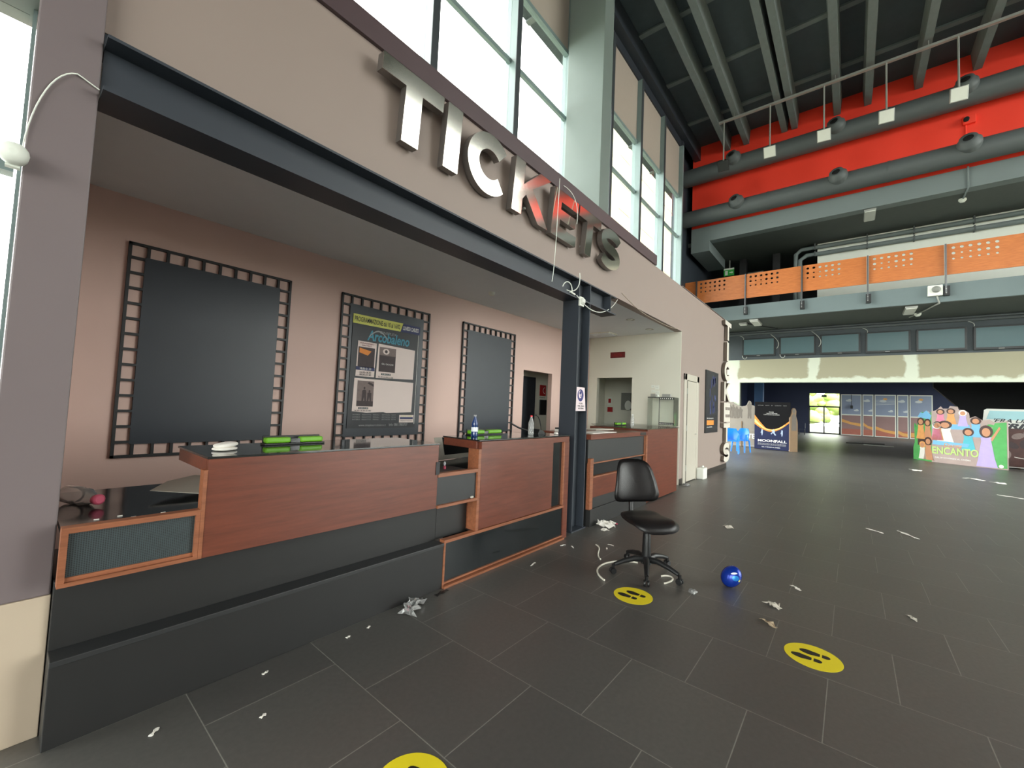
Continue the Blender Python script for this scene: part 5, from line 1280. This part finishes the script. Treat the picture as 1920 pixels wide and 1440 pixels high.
# silver standee
rt = thing('cinema_standee', 'silver standee with italic dark title at the right edge', 'standee', (22.6, -4.9, 0))
A = Vector((22.55, -3.70, 0)); F = Fr(A, (-.05, -1, 0), (0, 0, 1))
MB().prism([(0, .05), (2.2, .05), (2.2, 2.10), (.1, 2.10), (.03, 2.05), (-.02, 1.5)], F, -.05, 0).build('standee_board', 'grimgrey', rt)
m_ = MB(); m_.mt(0).prism([(.08, 1.72), (2.1, 1.72), (2.1, 2.03), (.16, 2.03)], F, 0, .003)
m_.mt(1).rect(F, .45, 2.15, .08, 1.42, 0, .003)
for k in range(10): m_.mt(2 if k % 2 else 3).ell(F, .55+.13*k, .5+.13*(k % 5)+.2*(k % 3), .10, .16, .003, .005, 14, k)
m_.build('printed_art', ['grimsky', 'grimdark', 'printdark', 'printgrey', 'letterdark'], rt)
MB().text("'ERA UNA VOLTA", F, .26, 1.62, .13, 1.8, .006, .02, shear=.35).text('CRIMINE', F, .32, 1.42, .17, 1.6, .006, .05, shear=.35).build('title_text', 'letterdark', rt)
MB().box(22.65, 23.1, -4.6, -4.56, 0, 1.5).build('back_stay', 'card', rt)
rt = thing('white_carton', 'white carton on the floor at the right edge of the photo', 'box', (21.4, -4.75, 0))
MB().box(21.3, 21.7, -5.1, -4.48, 0, .42).build('carton_body', 'paper', rt, bevel=.01)
MB().prism([(0, .42), (.02, .42), (-.22, .47), (-.23, .46)], Fr((21.3, -4.48, 0), (0, -1, 0), (0, 0, 1)), -.4, 0).build('carton_flap', 'paper', rt)
# blue chairs
def blue_chair(loc, rz, label):
    rt = thing('plastic_chair', label, 'chair', loc, 'blue plastic chairs', rz); rt.scale = (1.06, 1.06, 1.08)
    m_ = MB(); m_.box(-.24, .24, -.22, .22, .42, .455); m_.build('seat', 'blue', rt, bevel=.012, local=True)
    # back shell: curved, local -Y is the rear
    m_ = MB(); m_.smooth(); vs = []; fs = []
    N = 16
    prof = []
    for i in range(N+1):
        a = PI+PI*i/N
        prof.append((math.cos(a), math.sin(a)))
    for d_ in (0, .018):
        for i, (c, s_) in enumerate(prof):
            t = abs(c)**3
            ztop = .88-.20*max(0, (abs(c)-.55)/.45)
            for zz in (.455, ztop):
                lean = .06*(zz-.455)/.4
                vs.append(((.26-d_)*c, -.02+(.23-d_)*s_-lean, zz))
    n1 = (N+1)*2
    for i in range(N):
        a = i*2
        fs.append((a, a+2, a+3, a+1)); fs.append((n1+a, n1+a+1, n1+a+3, n1+a+2)); fs.append((a+1, a+3, n1+a+3, n1+a+1))
    fs += [(0, 1, n1+1, n1), (N*2, n1+N*2, n1+N*2+1, N*2+1)]
    m_.add(vs, fs); m_.build('backrest', 'blue', rt, local=True)
    for sx in (-1, 1):
        MB().box(sx*.265-.025, sx*.265+.025, -.05, .21, .64, .665).box(sx*.265-.02, sx*.265+.02, .15, .2, .44, .645).build('armrest', 'blue', rt, bevel=.006, local=True)
        for sy in (-1, 1):
            MB().tube([(sx*.22, sy*.18, .43), (sx*.25, sy*.23, .0)], [.035, .024], 8).build('leg', 'blue', rt, local=True)
blue_chair((17.95, 3.62, 0), PI/2+.15, 'bright blue plastic armchair at the wall end, left of the pair')
blue_chair((18.9, 3.46, 0), PI/2-.25, 'bright blue plastic armchair in front of the grey standee, right of the pair')
# dark chair at the far door
rt = thing('dark_chair', 'small dark chair beside the far glazed door', 'chair', (43.8, 3.35, 0))
MB().box(43.55, 44.0, 3.1, 3.55, .43, .47).build('seat', 'navy', rt, bevel=.02)
MB().box(43.6, 44.0, 3.08, 3.14, .55, 1.0).build('backrest', 'navy', rt, bevel=.02)
for a in (43.58, 43.97):
    for b in (3.12, 3.53): MB().tube([(a, b, .43), (a, b, 0)], .02, 6).build('leg', 'plblack', rt)
tag(MB().box(43.5, 44.1, 3.7, 4.3, .70, .74).box(43.78, 43.82, 3.98, 4.02, .02, .70).box(43.6, 44.0, 3.8, 4.2, 0, .02).build('small_table', 'black', origin=(43.8, 4, 0)), 'small dark table left of the far chair', 'table')
# mural panels
MY = [(.78, -.72), (-.78, -1.55), (-1.62, -3.06), (-3.12, -3.86), (-3.92, -5.35)]
def mural(i, y0, y1, lb):
    rt = thing('mural_panel', 'desert and sky mural panel in white trim, '+lb, 'mural', (49.95, (y0+y1)/2, 0), 'desert mural panels on the far wall')
    W = y0-y1; F = Fr((49.99, y0, 0), (0, -1, 0), (0, 0, 1))
    MB().rect(F, 0, W, .03, 3.84, 0, .04).build('trim', 'white', rt)
    m_ = MB()
    m_.mt(0).rect(F, .07, W-.07, 1.98, 3.76, .04, .045)
    m_.mt(1).rect(F, .07, W-.07, .10, 1.88, .04, .045)
    m_.mt(3).rect(F, .07, W-.07, .10, .62, .045, .048)
    s0 = 1.25-.28*i
    m_.mt(2).prism([(.07, max(.2, s0)), (W*.5, max(.2, s0-.22)), (W-.07, max(.2, s0-.36)), (W-.07, max(.45, s0-.10)), (W*.5, max(.5, s0+.0)), (.07, max(.55, s0+.28))], F, .048, .051)
    m_.mt(4)
    for cx, cz, rr in ((W*.4, 3.25, .16), (W*.75, 2.35, .12)): m_.ell(F, cx, cz, rr*1.5, rr*.6, .045, .048, 12).ell(F, cx+.05, cz+.06, rr*.8, rr*.6, .045, .049, 12)
    if i in (2, 4): m_.mt(2).ell(F, W*.5, 3.45, .14, .10, .045, .05, 12)
    if i == 2:
        m_.mt(4)
        for q in range(4): m_.prism([(.07, 2.9+.14*q), (W-.07, 3.0+.12*q), (W-.07, 3.03+.12*q), (.07, 2.93+.14*q)], F, .045, .048)
    m_.build('painted_scene', [MURAL['sky'], MURAL['haze'], MURAL['sand'], MURAL['clay'], MURAL['cloud']], rt)
MURAL = {'sky': mat('mural sky', (140, 152, 176), .6, var=.12, scale=1), 'haze': mat('mural haze', (152, 122, 120), .6, var=.15, scale=1), 'sand': mat('mural sand', (222, 166, 96), .6, var=.1), 'clay': mat('mural clay', (178, 108, 92), .6, var=.15), 'cloud': mat('mural cloud', (206, 212, 214), .6)}
for k, v in MURAL.items(): M['mural'+k] = v
for i, ((a, b), lb) in enumerate(zip(MY, ['beside the glazed door', 'second from the door', 'third, in the middle', 'fourth from the door', 'farthest right'])): mural(i, a, b, lb)
tag(MB().tube([(49.8, .0, 3.8), (49.8, .0, 2.75)], .02, 6).box(49.72, 49.85, -.1, .08, 2.5, 2.8).build('hanging_lamp', 'plblack', origin=(49.8, 0, 2.5)), 'small black lamp hanging before the mural', 'lamp')
# trim pieces on the floor in the back room
tag(MB().tube([(33.6, .25, .02), (35.2, -1.6, .02)], .03, 6).build('metal_profile', 'plblack', origin=(34, -.5, 0)), 'dark metal profile lying on the back room floor', 'profile')
tag(MB().tube([(32.8, -.55, .02), (32.6, -1.9, .02)], .03, 6).build('metal_profile', 'galv', origin=(32.7, -1, 0)), 'pale metal profile lying on the back room floor', 'profile')

# ================================================================== LIGHT
w = bpy.data.worlds.new('overcast sky'); scn.world = w; w.use_nodes = True
bg = w.node_tree.nodes['Background']; bg.inputs['Color'].default_value = (.98, 1.0, .97, 1); bg.inputs['Strength'].default_value = 8.5
def portal(name, loc, rot_, sx, sy):
    la = bpy.data.lights.new(name, 'AREA'); la.shape = 'RECTANGLE'; la.size = sx; la.size_y = sy
    la.cycles.is_portal = True
    o = bpy.data.objects.new(name, la); COL.objects.link(o); o.location = loc; o.rotation_euler = rot_
portal('daylight_upper_windows', (7.2, YW+.3, 7.6), (-PI/2, 0, 0), 20.4, 5.9)
portal('daylight_left_window', (-1.5, 2.95, 1.6), (-PI/2, 0, 0), 2.9, 3.2)
portal('daylight_right_low', (15.0, RY-.3, 3.85), (PI/2, 0, 0), 14.4, 7.5)
portal('daylight_right_high', (14.5, RY-.3, 10.8), (PI/2, 0, 0), 9.9, 4.8)
portal('daylight_rear_low', (-9.3, -5.05, 2.8), (0, -PI/2, 0), 5.6, 13.9)
portal('daylight_hall_low_left', (20.1, 6.6, 2.55), (-PI/2, 0, 0), 4.2, 4.9)
portal('daylight_beyond_booth', (15.2, YW+.4, 1.98), (-PI/2, 0, 0), 4.3, 3.8)
portal('daylight_back_room', (43.5, -9.4, 2.4), (PI/2, 0, 0), 11, 4.3)
portal('daylight_back_room_left', (31.5, 9.0, 2.3), (-PI/2, 0, 0), 17, 4.4)
portal('daylight_rear_high', (-9.3, -8, 10.75), (0, -PI/2, 0), 4.3, 8.0)
portal('daylight_far_door', (50.4, 2.03, 1.95), (0, PI/2, 0), 3.9, 2.4)
scn.view_settings.view_transform = 'Standard'
scn.view_settings.look = 'None'
scn.view_settings.exposure = 0.6
scn.view_settings.gamma = 1.0
scn.view_settings.use_curve_mapping = False
scn.cycles.use_denoising = True
scn.cycles.max_bounces = 10; scn.cycles.diffuse_bounces = 6; scn.cycles.transparent_max_bounces = 16
